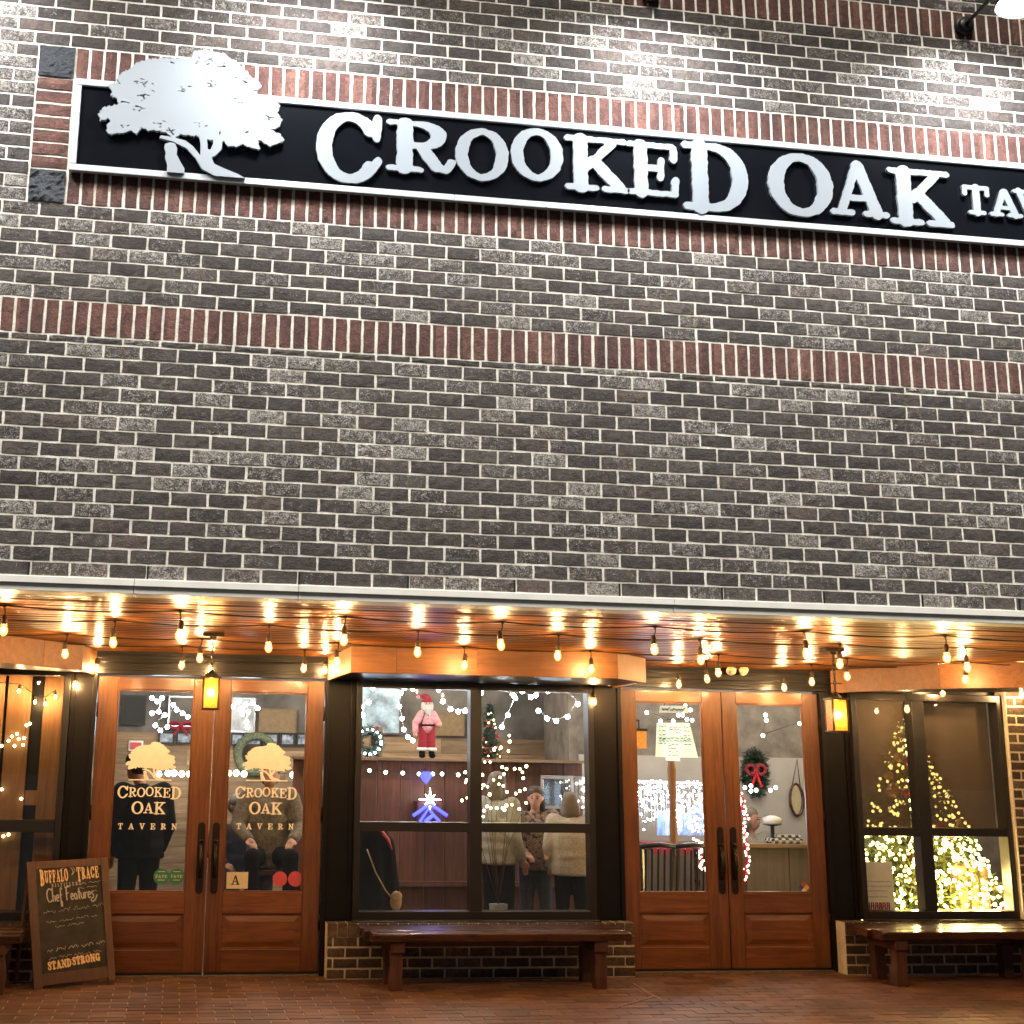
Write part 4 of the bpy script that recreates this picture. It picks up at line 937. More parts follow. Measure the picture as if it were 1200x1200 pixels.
HAND = {'C': (.62, [carc(.35, .5, .33, .5, 50, 315, 14)]), 'h': (.42, [[(.05, 1.05), (.04, 0)], [(.04, .3), (.15, .48), (.28, .45), (.32, 0)]]),
        'e': (.40, [[(.03, .25), (.33, .28)] + carc(.18, .25, .16, .24, 10, 320, 12)]), 'f': (.36, [[(.32, .85), (.22, 1.05), (.12, .85), (.12, -.4), (.24, -.45), (.26, -.1), (.14, .02)], [(0, .45), (.3, .48)]]),
        'F': (.62, [[(.16, 0), (.2, 1.0)], [(.02, .98), (.65, 1.06)], [(.12, .52), (.45, .56)]]), 'a': (.44, [carc(.18, .24, .16, .23, 40, 400, 14) + [(.35, .05), (.4, 0)]]),
        't': (.32, [[(.14, .85), (.13, .05), (.25, 0)], [(0, .55), (.3, .58)]]), 'u': (.46, [[(.03, .48), (.05, .1), (.18, 0), (.33, .12), (.35, .48), (.35, .05), (.42, 0)]]),
        'r': (.34, [[(.04, .48), (.05, 0)], [(.05, .3), (.16, .46), (.3, .44)]]), 's': (.5, [[(.3, .46), (.14, .48), (.06, .36), (.26, .2), (.24, .04), (.05, -.04), (-.1, -.2), (.05, -.32), (.4, -.2), (.62, .05), (.7, .2)]]), ' ': (.25, [])}
lines = []; x = 0
for ch in 'Chef Features':
    w_, st = HAND[ch]; lines += [[(x + a, b_) for a, b_ in l] for l in st]; x += w_ + .03
strokes([[(a, b_ * 1.55) for a, b_ in l] for l in lines], .0055, 'chef_lettering', M['chalk'], .225, .665, .60 * WB / x)
strokes([[(0, 0), (.2, .25), (.6, .38), (1.0, .3), (1.2, .1)], [(1.0, .3), (1.3, .28), (1.38, .02), (1.25, -.25), (1.05, -.4)], [(1.15, .12), (1.22, -.1), (1.12, -.3)]], .0028, 'buffalo_outline', M['chalk'], .395, .905, .085)
rs = random.Random(12)
for t0, s0, s1, mt, am in ((.565, .17, .86, 'chalkdim', .03), (.49, .2, .8, 'chalkdim', .02), (.445, .3, .66, 'chalkdim', .02), (.765, .62, .86, 'chalkdim', .014), (.73, .62, .84, 'chalkdim', .014), (.69, .72, .86, 'chalkdim', .014), (.265, .19, .86, 'chalk', .028), (.205, .2, .84, 'chalkdim', .02), (.165, .24, .55, 'chalkdim', .018)):
    s_ = s0; ls = []
    while s_ < s1:
        n = rs.randint(3, 8); st_ = [(s_ * WB + i * .0085, rs.uniform(-.1, 1.0) * am) for i in range(n * 2)]; ls.append(st_); s_ = st_[-1][0] / WB + .035
    strokes(ls, .0026 if mt == 'chalk' else .0022, 'chalk_scribble', M[mt], 0, t0, 1.0, .055)
for s_ in (.05, .95):
    p0, p1 = Vector(onb(s_, .96, .03)), Vector(onb(s_, 0, .03)); p1 = p1 + Vector((0, .0, 0)); bk = Vector((p0.x + nB.x * .18, min(p0.y + .10, 4.06), 0.0))
    obj('rear_leg', MB().tube([p0, bk], .018, 6), M['boardframe'], sb)
for s_ in (.06, .94):
    p0 = Vector(onb(s_, 0.01, .014)); obj('foot', MB().box(p0.x - .025, p0.x + .025, p0.y - .012, p0.y + .012, 0, max(.004, p0.z)), M['boardframe'], sb)
# ================================================================== INTERIOR ROOM
M['plaster'] = plain('grey_plaster', (0.20, 0.175, 0.15), 0.85, 0, .25, 5, .25)
M['darkwall'] = plain('slate_grey_wall', (0.135, 0.122, 0.110), 0.8, 0, .3, 3, .1)
M['whitewall'] = plain('off_white_wall', (0.40, 0.38, 0.355), 0.8, 0, .06, 3, .05)
M['barnwood'] = wood('reclaimed_pine', (0.16, .10, .055), (.36, .25, .15), 0, .7, 16, .5)
M['redboard'] = wood('red_brown_board', (.065, .022, .012), (.15, .058, .032), 2, .5, 16, .35)
M['shelfwood'] = wood('oak_shelf', (.16, .09, .05), (.30, .19, .11), 0, .6, 16, .3)
M['wainscot'] = wood('grey_brown_panel', (.10, .07, .05), (.17, .125, .09), 2, .6, 12, .3)
M['coldbulb'] = emit('cold_white_bulb', (.80, .90, 1.0), 60)
M['globe'] = emit('globe_bulb', (1.0, .93, .80), 12, 'NONE')
M['fairy'] = emit('fairy_light', (1.0, .86, .42), 16, 'NONE')
M['treelight'] = emit('tree_light', (1.0, .76, .26), 9, 'NONE')
M['bluelight'] = emit('blue_light', (.05, .06, 1.0), 4.0, 'NONE')
M['iceblue'] = emit('ice_blue_light', (.42, .58, 1.0), 3.5, 'NONE')
M['redlight'] = emit('red_gold_light', (1.0, .55, .38), 7, 'NONE')
M['needle'] = plain('fir_needles', (.085, .115, .018), .6, 0, .5, 60, 0)
M['needledark'] = plain('dark_fir_needles', (.02, .045, .025), .6, 0, .5, 60, 0)
M['redball'] = plain('red_bauble', (.45, .02, .03), .2, 0, .05, 30, 0)
M['gold'] = plain('gold_bauble', (.55, .35, .12), .3, .5, .05, 30, 0)
M['redcloth'] = plain('crimson_cloth', (.30, .015, .03), .85, 0, .2, 60, .2)
M['pinkcloth'] = plain('pink_check_cloth', (.70, .30, .32), .85, 0, .25, 45, .2)
M['whitefur'] = plain('white_fur', (.78, .76, .73), .95, 0, .1, 90, .6)
M['skin'] = plain('skin', (.50, .27, .19), .55, 0, .06, 25, .03)
M['blackcloth'] = plain('black_cloth', (.0045, .0045, .0055), .85, 0, .2, 60, .2)
M['blackcloth'].node_tree.nodes['Principled BSDF'].inputs['Specular IOR Level'].default_value = .15
M['navy'] = plain('navy_cloth', (.02, .026, .055), .85, 0, .2, 60, .2)
M['denim'] = plain('dark_denim', (.055, .065, .085), .85, 0, .25, 70, .2)
M['olive'] = plain('olive_tan_jacket', (.17, .135, .09), .85, 0, .25, 40, .3)
M['greyknit'] = plain('grey_knit', (.30, .285, .26), .95, 0, .15, 60, .4)
M['paleknit'] = plain('pale_knit', (.46, .42, .38), .95, 0, .15, 60, .4)
M['hairdark'] = plain('dark_hair', (.014, .011, .010), .6, 0, .3, 120, .4)
M['greybeard'] = plain('grey_beard', (.50, .46, .42), .95, 0, .15, 90, .6)
M['hairgrey'] = plain('grey_hair', (.17, .145, .125), .7, 0, .2, 120, .4)
M['hairbrown'] = plain('brown_hair', (.045, .026, .017), .6, 0, .3, 120, .4)
M['capgrey'] = plain('grey_cap', (.32, .31, .33), .9, 0, .1, 60, .2)
m, t, b = new_mat('floral_blouse'); p = pos(t); v = N(t, 'TexVoronoi', i_Scale=30.0); L(t, p, v.inputs['Vector'])
L(t, ramp(t, v.outputs['Distance'], [(0.18, (.42, .30, .22)), (.32, (.10, .045, .04)), (.5, (.34, .24, .17)), (.7, (.05, .03, .03))]), b.inputs['Base Color']); b.inputs['Roughness'].default_value = .85; M['floral'] = m
M['tan'] = plain('tan_leather', (.42, .30, .17), .6, 0, .1, 40, .1)
M['frameb'] = plain('black_picture_frame', (.015, .014, .014), .5, 0, .1, 40, 0)
M['silver'] = plain('silver_frame', (.62, .63, .64), .25, .7, .05, 30, 0)
M['mirror'] = plain('mirror_glass', (.75, .78, .80), .04, 1.0, .02, 5, 0)
M['artblue'] = plain('pale_blue_print', (.30, .36, .45), .5, 0, .5, 18, 0)
M['paper'] = plain('white_paper', (.76, .78, .74), .7, 0, .04, 10, 0)
M['papergreen'] = plain('pale_green_paper', (.62, .74, .60), .7, 0, .08, 10, 0)
M['litpaper'] = emit('lit_white_paper', (.95, .97, .88), .75, 'NONE'); M['litgreen'] = emit('lit_green_paper', (.80, .95, .78), .62, 'NONE')
M['kraft'] = plain('kraft_board', (.22, .155, .085), .8, 0, .12, 20, .05)
M['room_fill'] = emit('added_lamp_globe', (1.0, .86, .68), 200)
XI0, XI1, ZC = -2.9, 10.4, 3.06
for nm, bx, mt in (('interior_floor', (XI0, XI1, 4.25, 8.7, -.004, .004), wood('interior_floorboard', (.06, .03, .016), (.13, .07, .04), 0, .4, 12, .2)), ('interior_ceiling', (XI0, XI1, 4.22, 8.7, ZC, ZC + .1), M['darkwall']),
                   ('interior_wall', (XI0 - .1, XI0, 4.0, 8.7, 0, ZC), M['darkwall']), ('interior_wall', (XI1, XI1 + .1, 4.0, 8.7, 0, ZC), M['darkwall'])):
    box_obj(nm, bx, mt)['kind'] = 'structure'
YBK = 8.4
bk = box_obj('interior_wall', (XI0, 5.25, YBK + .02, YBK + .15, .004, ZC), M['darkwall']); bk['kind'] = 'structure'
for r in range(11):
    x = XI0 + .02
    while x < 5.2:
        ln_ = rng.uniform(.9, 2.2); e_ = min(x + ln_, 5.22); z0 = .01 + r * .178
        box_obj('wall_plank', (x, e_ - .004, YBK - rng.uniform(.006, .016), YBK + .019, z0, z0 + .173), M['barnwood'], bk); x = e_
YR = 7.4
bk2 = box_obj('interior_wall', (5.25, XI1, YR + .02, YR + .15, .004, ZC), M['plaster']); bk2['kind'] = 'structure'
box_obj('interior_wall', (5.15, 5.25, YR, YBK + .02, .004, ZC), M['plaster'])['kind'] = 'structure'
box_obj('white_panel', (5.26, 8.3, YR - .005, YR + .019, .87, 1.80), M['whitewall'], bk2)
for i in range(8): box_obj('wainscot_panel', (5.26 + i * .52, 5.26 + i * .52 + .51, YR - .02, YR + .018, .01, .845), M['wainscot'], bk2, bevel=.004)
box_obj('wainscot_cap', (5.26, 9.4, YR - .06, YR + .017, .846, .869), M['shelfwood'], bk2)
for (x, y) in ((-.4, 6.6), (1.6, 6.9), (3.2, 5.2), (3.6, 7.4), (5.7, 6.0), (7.4, 6.2), (9.0, 6.0), (1.1, 5.2), (6.3, 4.9)):  # unseen lamps added above the view to brighten the room
    pl_ = thing('added_room_lamp', (x, y, ZC), 'unseen globe lamp added under the tavern ceiling to brighten the room', 'lamp', 'unseen globe lamps added to brighten the tavern room')
    obj('globe', MB().ball((x, y, ZC - .16), .09, 12, 8), M['room_fill'], pl_, True); obj('stem', MB().tube([(x, y, ZC - .08), (x, y, ZC)], .012, 8), M['bronze'], pl_)

# booth partition and its shelf -------------------------------------------
YP = 6.3; zsh = at(480, 888, Y=YP - .1)[2]
bp = thing('booth_partition', (3.4, YP, 0), 'red-brown board partition with a shelf on top, behind the doll window', 'partition')
x = 1.98; i = 0
while x < 4.9:
    wv = rng.uniform(.19, .26); box_obj('board', (x, x + wv - .006, YP - rng.uniform(.0, .006), YP + .03, .12, zsh - .03), M['redboard'], bp, bevel=.003); x += wv
box_obj('shelf', (1.95, 4.95, YP - .16, YP + .2, zsh - .028, zsh), M['shelfwood'], bp, bevel=.004)
box_obj('skirting', (1.95, 4.95, YP - .05, YP - .0065, .005, .13), M['redboard'], bp); box_obj('ledge', (1.95, 4.95, YP - .09, YP - .0065, .50, .545), M['redboard'], bp)

def mpp(Y): return (Y - CAM[1]) * 1.02 / F_PX       # metres per photograph pixel, roughly, at depth Y

# ------------------------------------------------------------------ figures
def blob(parts, name, mat, parent, voxel=.011, smooth=6):
    """Tapered limbs and ellipsoids fused into one skin."""
    mb = MB()
    for q in parts:
        if q[0] == 'c':
            _, a, b_, ra, rb = q; a, b_ = Vector(a), Vector(b_); d = (b_ - a); n = 5
            mb.tube([a + d * (i / n) for i in range(n + 1)], [ra + (rb - ra) * i / n for i in range(n + 1)], 10); mb.ball(a, ra, 10, 6); mb.ball(b_, rb, 10, 6)
        elif q[0] == 'r':
            R_ = q[1]; k_ = len(R_[0]); mb.add([v for r_ in R_ for v in r_], [(i * k_ + j, i * k_ + (j + 1) % k_, (i + 1) * k_ + (j + 1) % k_, (i + 1) * k_ + j) for i in range(len(R_) - 1) for j in range(k_)] + [tuple(range(k_ - 1, -1, -1)), tuple((len(R_) - 1) * k_ + j for j in range(k_))])
        else: mb.ball(q[1], q[2], 14, 10)
    o = obj(name, mb, mat, parent, True)
    rm = o.modifiers.new('fuse', 'REMESH'); rm.mode = 'VOXEL'; rm.voxel_size = voxel; rm.use_smooth_shade = True
    sm = o.modifiers.new('relax', 'SMOOTH'); sm.iterations = smooth; sm.factor = .5
    return o

def person(label, x, y, yaw, h, top, bottom, hair, pose=None, group=None, face=False, cap=None, fingers=False, hairstyle='short', sleeve=1.0, loose=1.0):
    s = h / 1.70; J = dict(pel=(0, 0, .93), chest=(0, 0, 1.24), neck=(0, .0, 1.43), head=(0, -.015, 1.555))
    for q, sg in (('l', 1), ('r', -1)):
        J.update({'sh' + q: (sg * .185, 0, 1.375), 'el' + q: (sg * .235, .03, 1.10), 'wr' + q: (sg * .22, -.10, .88), 'hp' + q: (sg * .09, 0, .92), 'kn' + q: (sg * .10, -.02, .49), 'an' + q: (sg * .105, .02, .08)})
    J.update(pose or {}); cy_, sy_ = math.cos(yaw), math.sin(yaw)
    base = J.pop('base', 0)
    def T_(v): return Vector((x + (v[0] * cy_ - v[1] * sy_) * s, y + (v[0] * sy_ + v[1] * cy_) * s, v[2] * s + base))
    P_ = {k: T_(v) for k, v in J.items()}
    root = thing('person', (x, y, 0), label, 'person', group)
    hd = Vector(J['head']); fwd = Vector(J.get('look', (0, -1, 0)))
    def HP(dx, dy, dz):                                     # offset in head space, -y is forward
        f = fwd.normalized(); r_ = Vector((-f.y, f.x, 0)).normalized(); u_ = r_.cross(f) * 1.0
        if u_.z < 0: u_ = -u_
        return T_(hd + r_ * dx - f * dy + u_ * dz)
    body = []; C_ = lambda a, b_, ra, rb: body.append(('c', a, b_, ra * s, rb * s))
    C_(P_['pel'], P_['chest'], .115, .135); C_(P_['chest'], P_['neck'], .12, .055); C_(P_['neck'], P_['head'], .052, .05)
    body.append(('b', P_['head'] + Vector((0, 0, .02 * s)), (.076 * s, .088 * s, .105 * s))); body.append(('b', HP(0, -.035, -.035), (.056 * s, .056 * s, .075 * s)))
    body.append(('b', HP(0, -.095, -.005), (.013 * s, .016 * s, .022 * s)))
    for sg in (1, -1): body.append(('b', HP(sg * .078, .005, 0), (.014 * s, .016 * s, .028 * s)))
    for q in 'lr':
        C_(P_['chest'], P_['sh' + q], .075, .058); C_(P_['sh' + q], P_['el' + q], .05, .040); C_(P_['el' + q], P_['wr' + q], .040, .026)
        C_(P_['hp' + q], P_['kn' + q], .082, .052); C_(P_['kn' + q], P_['an' + q], .052, .036); C_(P_['pel'], P_['hp' + q], .1, .09)
        an = P_['an' + q]; toe = T_(Vector(J['an' + q]) + Vector((0, -.16, -.04))); C_(an, toe, .036, .03)
        d = (P_['wr' + q] - P_['el' + q]).normalized(); hc = P_['wr' + q] + d * .055 * s; C_(P_['wr' + q], hc, .027, .034)
        side = d.cross(Vector((0, 0, 1))).normalized() if abs(d.z) < .9 else Vector((cy_, sy_, 0)); dn = Vector((0, 0, -1)) if abs(d.z) < .9 else Vector((sy_, -cy_, 0))
        for i, (o_, ln_) in enumerate(((-.027, .058), (-.009, .068), (.009, .064), (.027, .050))):
            k0 = hc + side * o_ * s + d * .022 * s; k1 = k0 + d * ln_ * .55 * s + dn * .012 * s; k2 = k1 + d * ln_ * .25 * s + dn * .032 * s
            C_(k0, k1, .0105, .0098); C_(k1, k2, .0098, .0085)
        tb = P_['wr' + q] + d * .025 * s + side * .03 * s * (1 if q == 'r' else -1); tm = tb + d * .035 * s + side * .022 * s * (1 if q == 'r' else -1); C_(tb, tm, .013, .012); C_(tm, tm + d * .03 * s, .012, .0095)
    blob(body, 'body', M['skin'], root, .008 if fingers else .010, 4)
    t_ = []; A = lambda a, b_, ra, rb: t_.append(('c', a, b_, ra * s * loose, rb * s * loose))
    low = P_['pel'] + (P_['pel'] - P_['chest']).normalized() * .03 * s
    rings = []
    hem = P_['pel'] + (P_['pel'] - P_['chest']).normalized() * .11 * s; ax, ay = Vector((cy_, sy_, 0)), Vector((-sy_, cy_, 0))
    for i in range(9):
        u = i / 8; c_ = hem + (P_['chest'] - hem) * u; wob_ = 1 + .035 * math.sin(u * 21 + x * 5); rx, ry = (.185 + .02 * u - .022 * math.sin(u * math.pi)) * s * loose * wob_, (.135 + .012 * u) * s * loose * wob_
        rings.append([c_ + ax * rx * math.cos(6.2832 * j / 18) + ay * ry * math.sin(6.2832 * j / 18) * (1 + .05 * math.sin(j * 2.7)) for j in range(18)])
    t_.append(('r', rings)); A(P_['chest'], P_['chest'] + (P_['neck'] - P_['chest']) * .62, .155, .085)
    for q in 'lr': A(P_['chest'] + (P_['sh' + q] - P_['chest']) * .4, P_['sh' + q], .11, .078); A(P_['sh' + q], P_['el' + q], .076, .062); A(P_['el' + q], P_['el' + q] + (P_['wr' + q] - P_['el' + q]) * .92 * sleeve, .062, .046)
    blob(t_, 'top', top, root, .014, 5)
    t_ = []; B_ = lambda a, b_, ra, rb: t_.append(('c', a, b_, ra * s, rb * s))
    B_(P_['pel'] + Vector((0, 0, .02)), P_['pel'], .125, .13)
    for q in 'lr': B_(P_['pel'], P_['hp' + q], .12, .105); B_(P_['hp' + q], P_['kn' + q], .102, .076); B_(P_['kn' + q], P_['an' + q], .074, .060)
    blob(t_, 'trousers', bottom, root, .014, 4)
    for q in 'lr':
        an = Vector(J['an' + q]); sh = MB().ball(T_(an + Vector((0, -.09, -.045))), (.05 * s, .12 * s, .045 * s), 12, 8).ball(T_(an + Vector((0, .01, -.02))), (.05 * s, .055 * s, .06 * s), 12, 8); obj('shoe', sh, M['blackcloth'], root, True)
    hb = []
    hb.append(('b', HP(0, .022, .058), (.092 * s, .094 * s, .084 * s))); hb.append(('b', HP(0, .045, .0), (.090 * s, .068 * s, .090 * s)))
    if hairstyle == 'long': hb += [('b', HP(sg * .07, .03, -.055), (.036 * s, .05 * s, .085 * s)) for sg in (1, -1)] + [('b', HP(0, .055, -.06), (.082 * s, .05 * s, .095 * s))]
    blob(hb, 'hair', hair, root, .009, 3)
    if cap: blob([('b', HP(0, .01, .07), (.094 * s, .10 * s, .078 * s)), ('b', HP(0, -.11, .05), (.065 * s, .055 * s, .012 * s))], 'cap', cap, root, .008, 3)
    if face:
        for sg in (1, -1):
            obj('eye', MB().ball(HP(sg * .03, -.083, .018), (.011 * s, .008 * s, .007 * s), 8, 6), M['ink'], root, True)
            obj('eyebrow', MB().ball(HP(sg * .031, -.086, .038), (.017 * s, .006 * s, .0045 * s), 8, 6), hair, root, True)
        obj('lips', MB().ball(HP(0, -.084, -.055), (.017 * s, .007 * s, .005 * s), 10, 6), M['redcloth'], root, True)
    return root

def stand_at(px, py_top, Y):
    """x on the floor and height of somebody whose head top is at a pixel."""
    w = at(px, py_top, Y=Y); return w[0], w[2]

x, h = stand_at(170, 884, 5.15)
person('person in a black coat, back turned, behind the left door with the oak logo', x, 5.15, math.pi + .35, h, M['blackcloth'], M['blackcloth'], M['hairdark'], dict(head=(.05, -.10, 1.585), neck=(.01, -.03, 1.43), look=(.4, -1, -.4)), loose=1.22)
SEAT = dict(pel=(0, .05, .52), chest=(0, .10, .86), neck=(0, .10, 1.06), head=(0, .07, 1.20), hpl=(.10, 0, .50), hpr=(-.10, 0, .50), knl=(.17, -.42, .53), knr=(-.17, -.42, .53), anl=(.16, -.44, .09), anr=(-.16, -.44, .09),
            shl=(.20, .09, 1.0), shr=(-.20, .09, 1.0), ell=(.29, -.02, .76), elr=(-.29, -.02, .76), wrl=(.19, -.27, .66), wrr=(-.19, -.27, .66))
x = at(316, 960, Y=5.2)[0]; zs = at(316, 985, Y=4.95)[2] - .66
person('seated person in an olive tan jacket, hands on black trousers, behind the logo door', x, 5.25, 0, 1.70, M['olive'], M['blackcloth'], M['hairdark'], dict(SEAT, base=max(0, zs)), fingers=True, loose=1.15)
x = at(281, 945, Y=5.6)[0]
person('seated person in navy wearing a grey cap, beside the person in the olive jacket', x, 5.62, .25, 1.55, M['navy'], M['navy'], M['hairgrey'], dict(SEAT, base=.16, look=(.3, -1, -.5)), cap=M['capgrey'])
for px, Y, bs, lab in ((316, 5.32, zs, 'dark high chair under the person in the olive jacket'), (281, 5.70, .10, 'dark high chair under the person in navy')):
    x = at(px, 960, Y=Y)[0]; c = thing('chair', (x, Y, 0), lab, 'chair'); zt = .40 + max(0, bs)
    box_obj('seat', (x - .21, x + .21, Y - .22, Y + .2, zt - .05, zt), M['benchwood'], c, bevel=.01)
    for sx_ in (-1, 1):
        for sy_ in (-1, 1): obj('leg', MB().tube([(x + sx_ * .18, Y + sy_ * .18, zt - .05), (x + sx_ * .2, Y + sy_ * .19, .004)], .018, 8), M['benchwood'], c)
    box_obj('backrest', (x - .2, x + .2, Y + .2, Y + .225, zt + .1, zt + .45), M['benchwood'], c, bevel=.008)
x, h = stand_at(583, 903, 5.25)
person('person in a grey knit top and black trousers, back half turned, nearest the window mullion', x, 5.25, 2.2, h, M['greyknit'], M['blackcloth'], M['hairgrey'], loose=1.12, hairstyle='long')
x, h = stand_at(627, 920, 5.45)
person('dark-haired person in a floral blouse and jeans, facing out of the window', x, 5.45, -.12, h, M['floral'], M['denim'], M['hairbrown'], dict(wrl=(.12, -.26, 1.02), ell=(.26, -.02, 1.08), wrr=(-.14, -.25, 1.0), elr=(-.26, -.02, 1.08), look=(-.25, -1, -.1)), face=True, loose=1.08, hairstyle='long')
x, h = stand_at(668, 927, 5.1)
person('person in a loose pale knit top, back turned, right side of the doll window', x, 5.1, 2.75, h, M['paleknit'], M['blackcloth'], M['hairgrey'], loose=1.2, hairstyle='long')
x = at(886, 965, Y=6.6)[0]; zb_ = at(880, 950, Y=6.6)[2] - 1.32 * .95
person('seated person with grey brown hair in a muted top, behind the rightmost door', x, 6.6, .35, 1.62, M['greyknit'], M['blackcloth'], M['hairgrey'], dict(SEAT, base=max(0, zb_), look=(.5, -1, -.1)), face=True, hairstyle='long')

# ------------------------------------------------------------------ shelf decorations
def foliage(mb, pts, size, r):
    for p_ in pts:
        d = Vector((r.gauss(0, 1), r.gauss(0, 1), r.gauss(0, 1) - .2)).normalized(); sd_ = d.orthogonal().normalized(); l = size * r.uniform(.6, 1.3); w_ = l * .16; p_ = Vector(p_)
        mb.add([p_ - sd_ * w_, p_ + sd_ * w_, p_ + d * l], [(0, 1, 2)])
def lights(name, mat, pts, r, parent, lo=6, kind='stuff', each=False):
    if each:
        me = MB().ball((0, 0, 0), r, 8, 5).mesh(name, True, [mat])
        for p_ in pts: inst(name, me, p_, parent)
        return
    mb = MB()
    for p_ in pts: mb.ball(p_, r * rng.uniform(.8, 1.2), lo, 4)
    obj(name, mb, mat, parent, True, kind=kind)

Yd = YP - .02; w0_ = at(500, 887.5, Y=Yd); k = (at(500, 815, Y=Yd)[2] - zsh) / .72; dx_, dz_ = w0_[0], zsh
D = lambda X_, Y_, Z_: Vector((dx_ + X_ * k, Yd + Y_ * k, dz_ + Z_ * k))
dl = thing('bearded_doll', (dx_, Yd, dz_), 'bearded doll in red cap, pink shirt and dark red trousers standing on a shelf', 'doll')
blob([('c', D(0, 0, .36), D(0, 0, .48), .085 * k, .075 * k), ('c', D(.07, 0, .50), D(.13, -.02, .40), .05 * k, .042 * k), ('c', D(-.07, 0, .50), D(-.14, -.02, .40), .05 * k, .042 * k), ('c', D(.13, -.02, .40), D(.125, -.09, .38), .042 * k, .036 * k), ('c', D(-.14, -.02, .40), D(-.15, -.05, .30), .042 * k, .034 * k)], 'shirt', M['pinkcloth'], dl, .007, 3)
blob([('c', D(.045, 0, .37), D(.055, 0, .13), .055 * k, .052 * k), ('c', D(-.045, 0, .37), D(-.055, 0, .13), .055 * k, .052 * k), ('b', D(0, 0, .36), (.085 * k, .075 * k, .05 * k))], 'trousers', M['redcloth'], dl, .007, 2)
for sg in (1, -1):
    obj('fur_cuff', MB().torus(D(sg * .057, 0, .10), .045 * k, .022 * k, 'z', 16, 8), M['whitefur'], dl, True); obj('boot', MB().ball(D(sg * .06, -.03, .03), (.038 * k, .07 * k, .034 * k), 12, 8).tube([D(sg * .057, 0, .02), D(sg * .057, 0, .1)], .035 * k, 10), M['blackcloth'], dl, True)
    obj('hand', MB().ball(D(.125, -.12, .38) if sg > 0 else D(-.15, -.06, .26), .028 * k, 10, 6), M['skin'], dl, True)
obj('belt', MB().torus(D(0, 0, .375), .082 * k, .012 * k, 'z', 20, 6), M['blackcloth'], dl, True)
for i in range(3): obj('button', MB().ball(D(0, -.082, .41 + i * .04), .007 * k, 8, 5), M['ink'], dl)
obj('strap', MB().tube([D(-.03, -.06, .54), D(-.06, -.085, .46), D(-.085, -.06, .36)], .006 * k, 6), M['ink'], dl, True)
obj('head', MB().ball(D(0, -.01, .615), (.05 * k, .052 * k, .06 * k), 14, 10).ball(D(0, -.064, .61), (.012 * k, .014 * k, .013 * k), 8, 6), M['skin'], dl, True)
blob([('b', D(0, -.045, .565), (.062 * k, .045 * k, .05 * k)), ('b', D(0, -.05, .525), (.045 * k, .035 * k, .05 * k)), ('b', D(.05, -.01, .59), (.025 * k, .045 * k, .06 * k)), ('b', D(-.05, -.01, .59), (.025 * k, .045 * k, .06 * k)), ('b', D(0, .03, .6), (.055 * k, .03 * k, .06 * k))], 'beard', M['greybeard'], dl, .007, 1)
obj('cap_brim', MB().torus(D(0, -.008, .655), .052 * k, .014 * k, 'z', 18, 8), M['redcloth'], dl, True)
obj('cap', MB().tube([D(0, 0, .66), D(-.01, 0, .70), D(-.05, 0, .715), D(-.09, -.01, .705)], [.055 * k, .045 * k, .03 * k, .012 * k], 12), M['redcloth'], dl, True); obj('pompom', MB().ball(D(-.11, -.012, .70), .024 * k, 10, 7), M['pinkcloth'], dl, True)
for sg in (1, -1): obj('eye', MB().ball(D(sg * .018, -.058, .63), .006 * k, 6, 4), M['ink'], dl)

c = at(432, 867, Y=YP - .05); R_ = 12.5 * mpp(YP); wr = thing('lit_wreath', (c[0], YP - .05, zsh), 'small green wreath with white lights standing at the left end of the shelf', 'wreath'); zc_ = zsh + R_ * 1.35; r = random.Random(5); fm = MB(); pts = []
for _ in range(1100):
    a = r.uniform(0, 6.283); q = (c[0] + (R_ + r.gauss(0, R_ * .22)) * math.cos(a), YP - .05 + r.gauss(0, .03), zc_ + (R_ + r.gauss(0, R_ * .22)) * math.sin(a)); pts.append(q)
foliage(fm, pts, .05, r); obj('foliage', fm, M['needledark'], wr, kind='stuff'); obj('ring', MB().torus((c[0], YP - .05, zc_), R_, .02), M['needledark'], wr, True)
lights('fairy_light', M['coldbulb'], [(c[0] + R_ * 1.1 * math.cos(a), YP - .10, zc_ + R_ * 1.1 * math.sin(a)) for a in np.linspace(0, 6.1, 15)], .011, wr)
c = at(441, 848, Y=YP + .1); gb_ = thing('gift_box', (c[0], YP + .1, zsh), 'small kraft gift box behind the lit wreath on the shelf', 'box'); obj('carton', MB().box(c[0] - .06, c[0] + .06, YP + .04, YP + .16, zsh + .002, zsh + .30), M['kraft'], gb_, bevel=.005); obj('ribbon', MB().box(c[0] - .015, c[0] + .015, YP + .036, YP + .164, zsh + .003, zsh + .305), M['redcloth'], gb_)

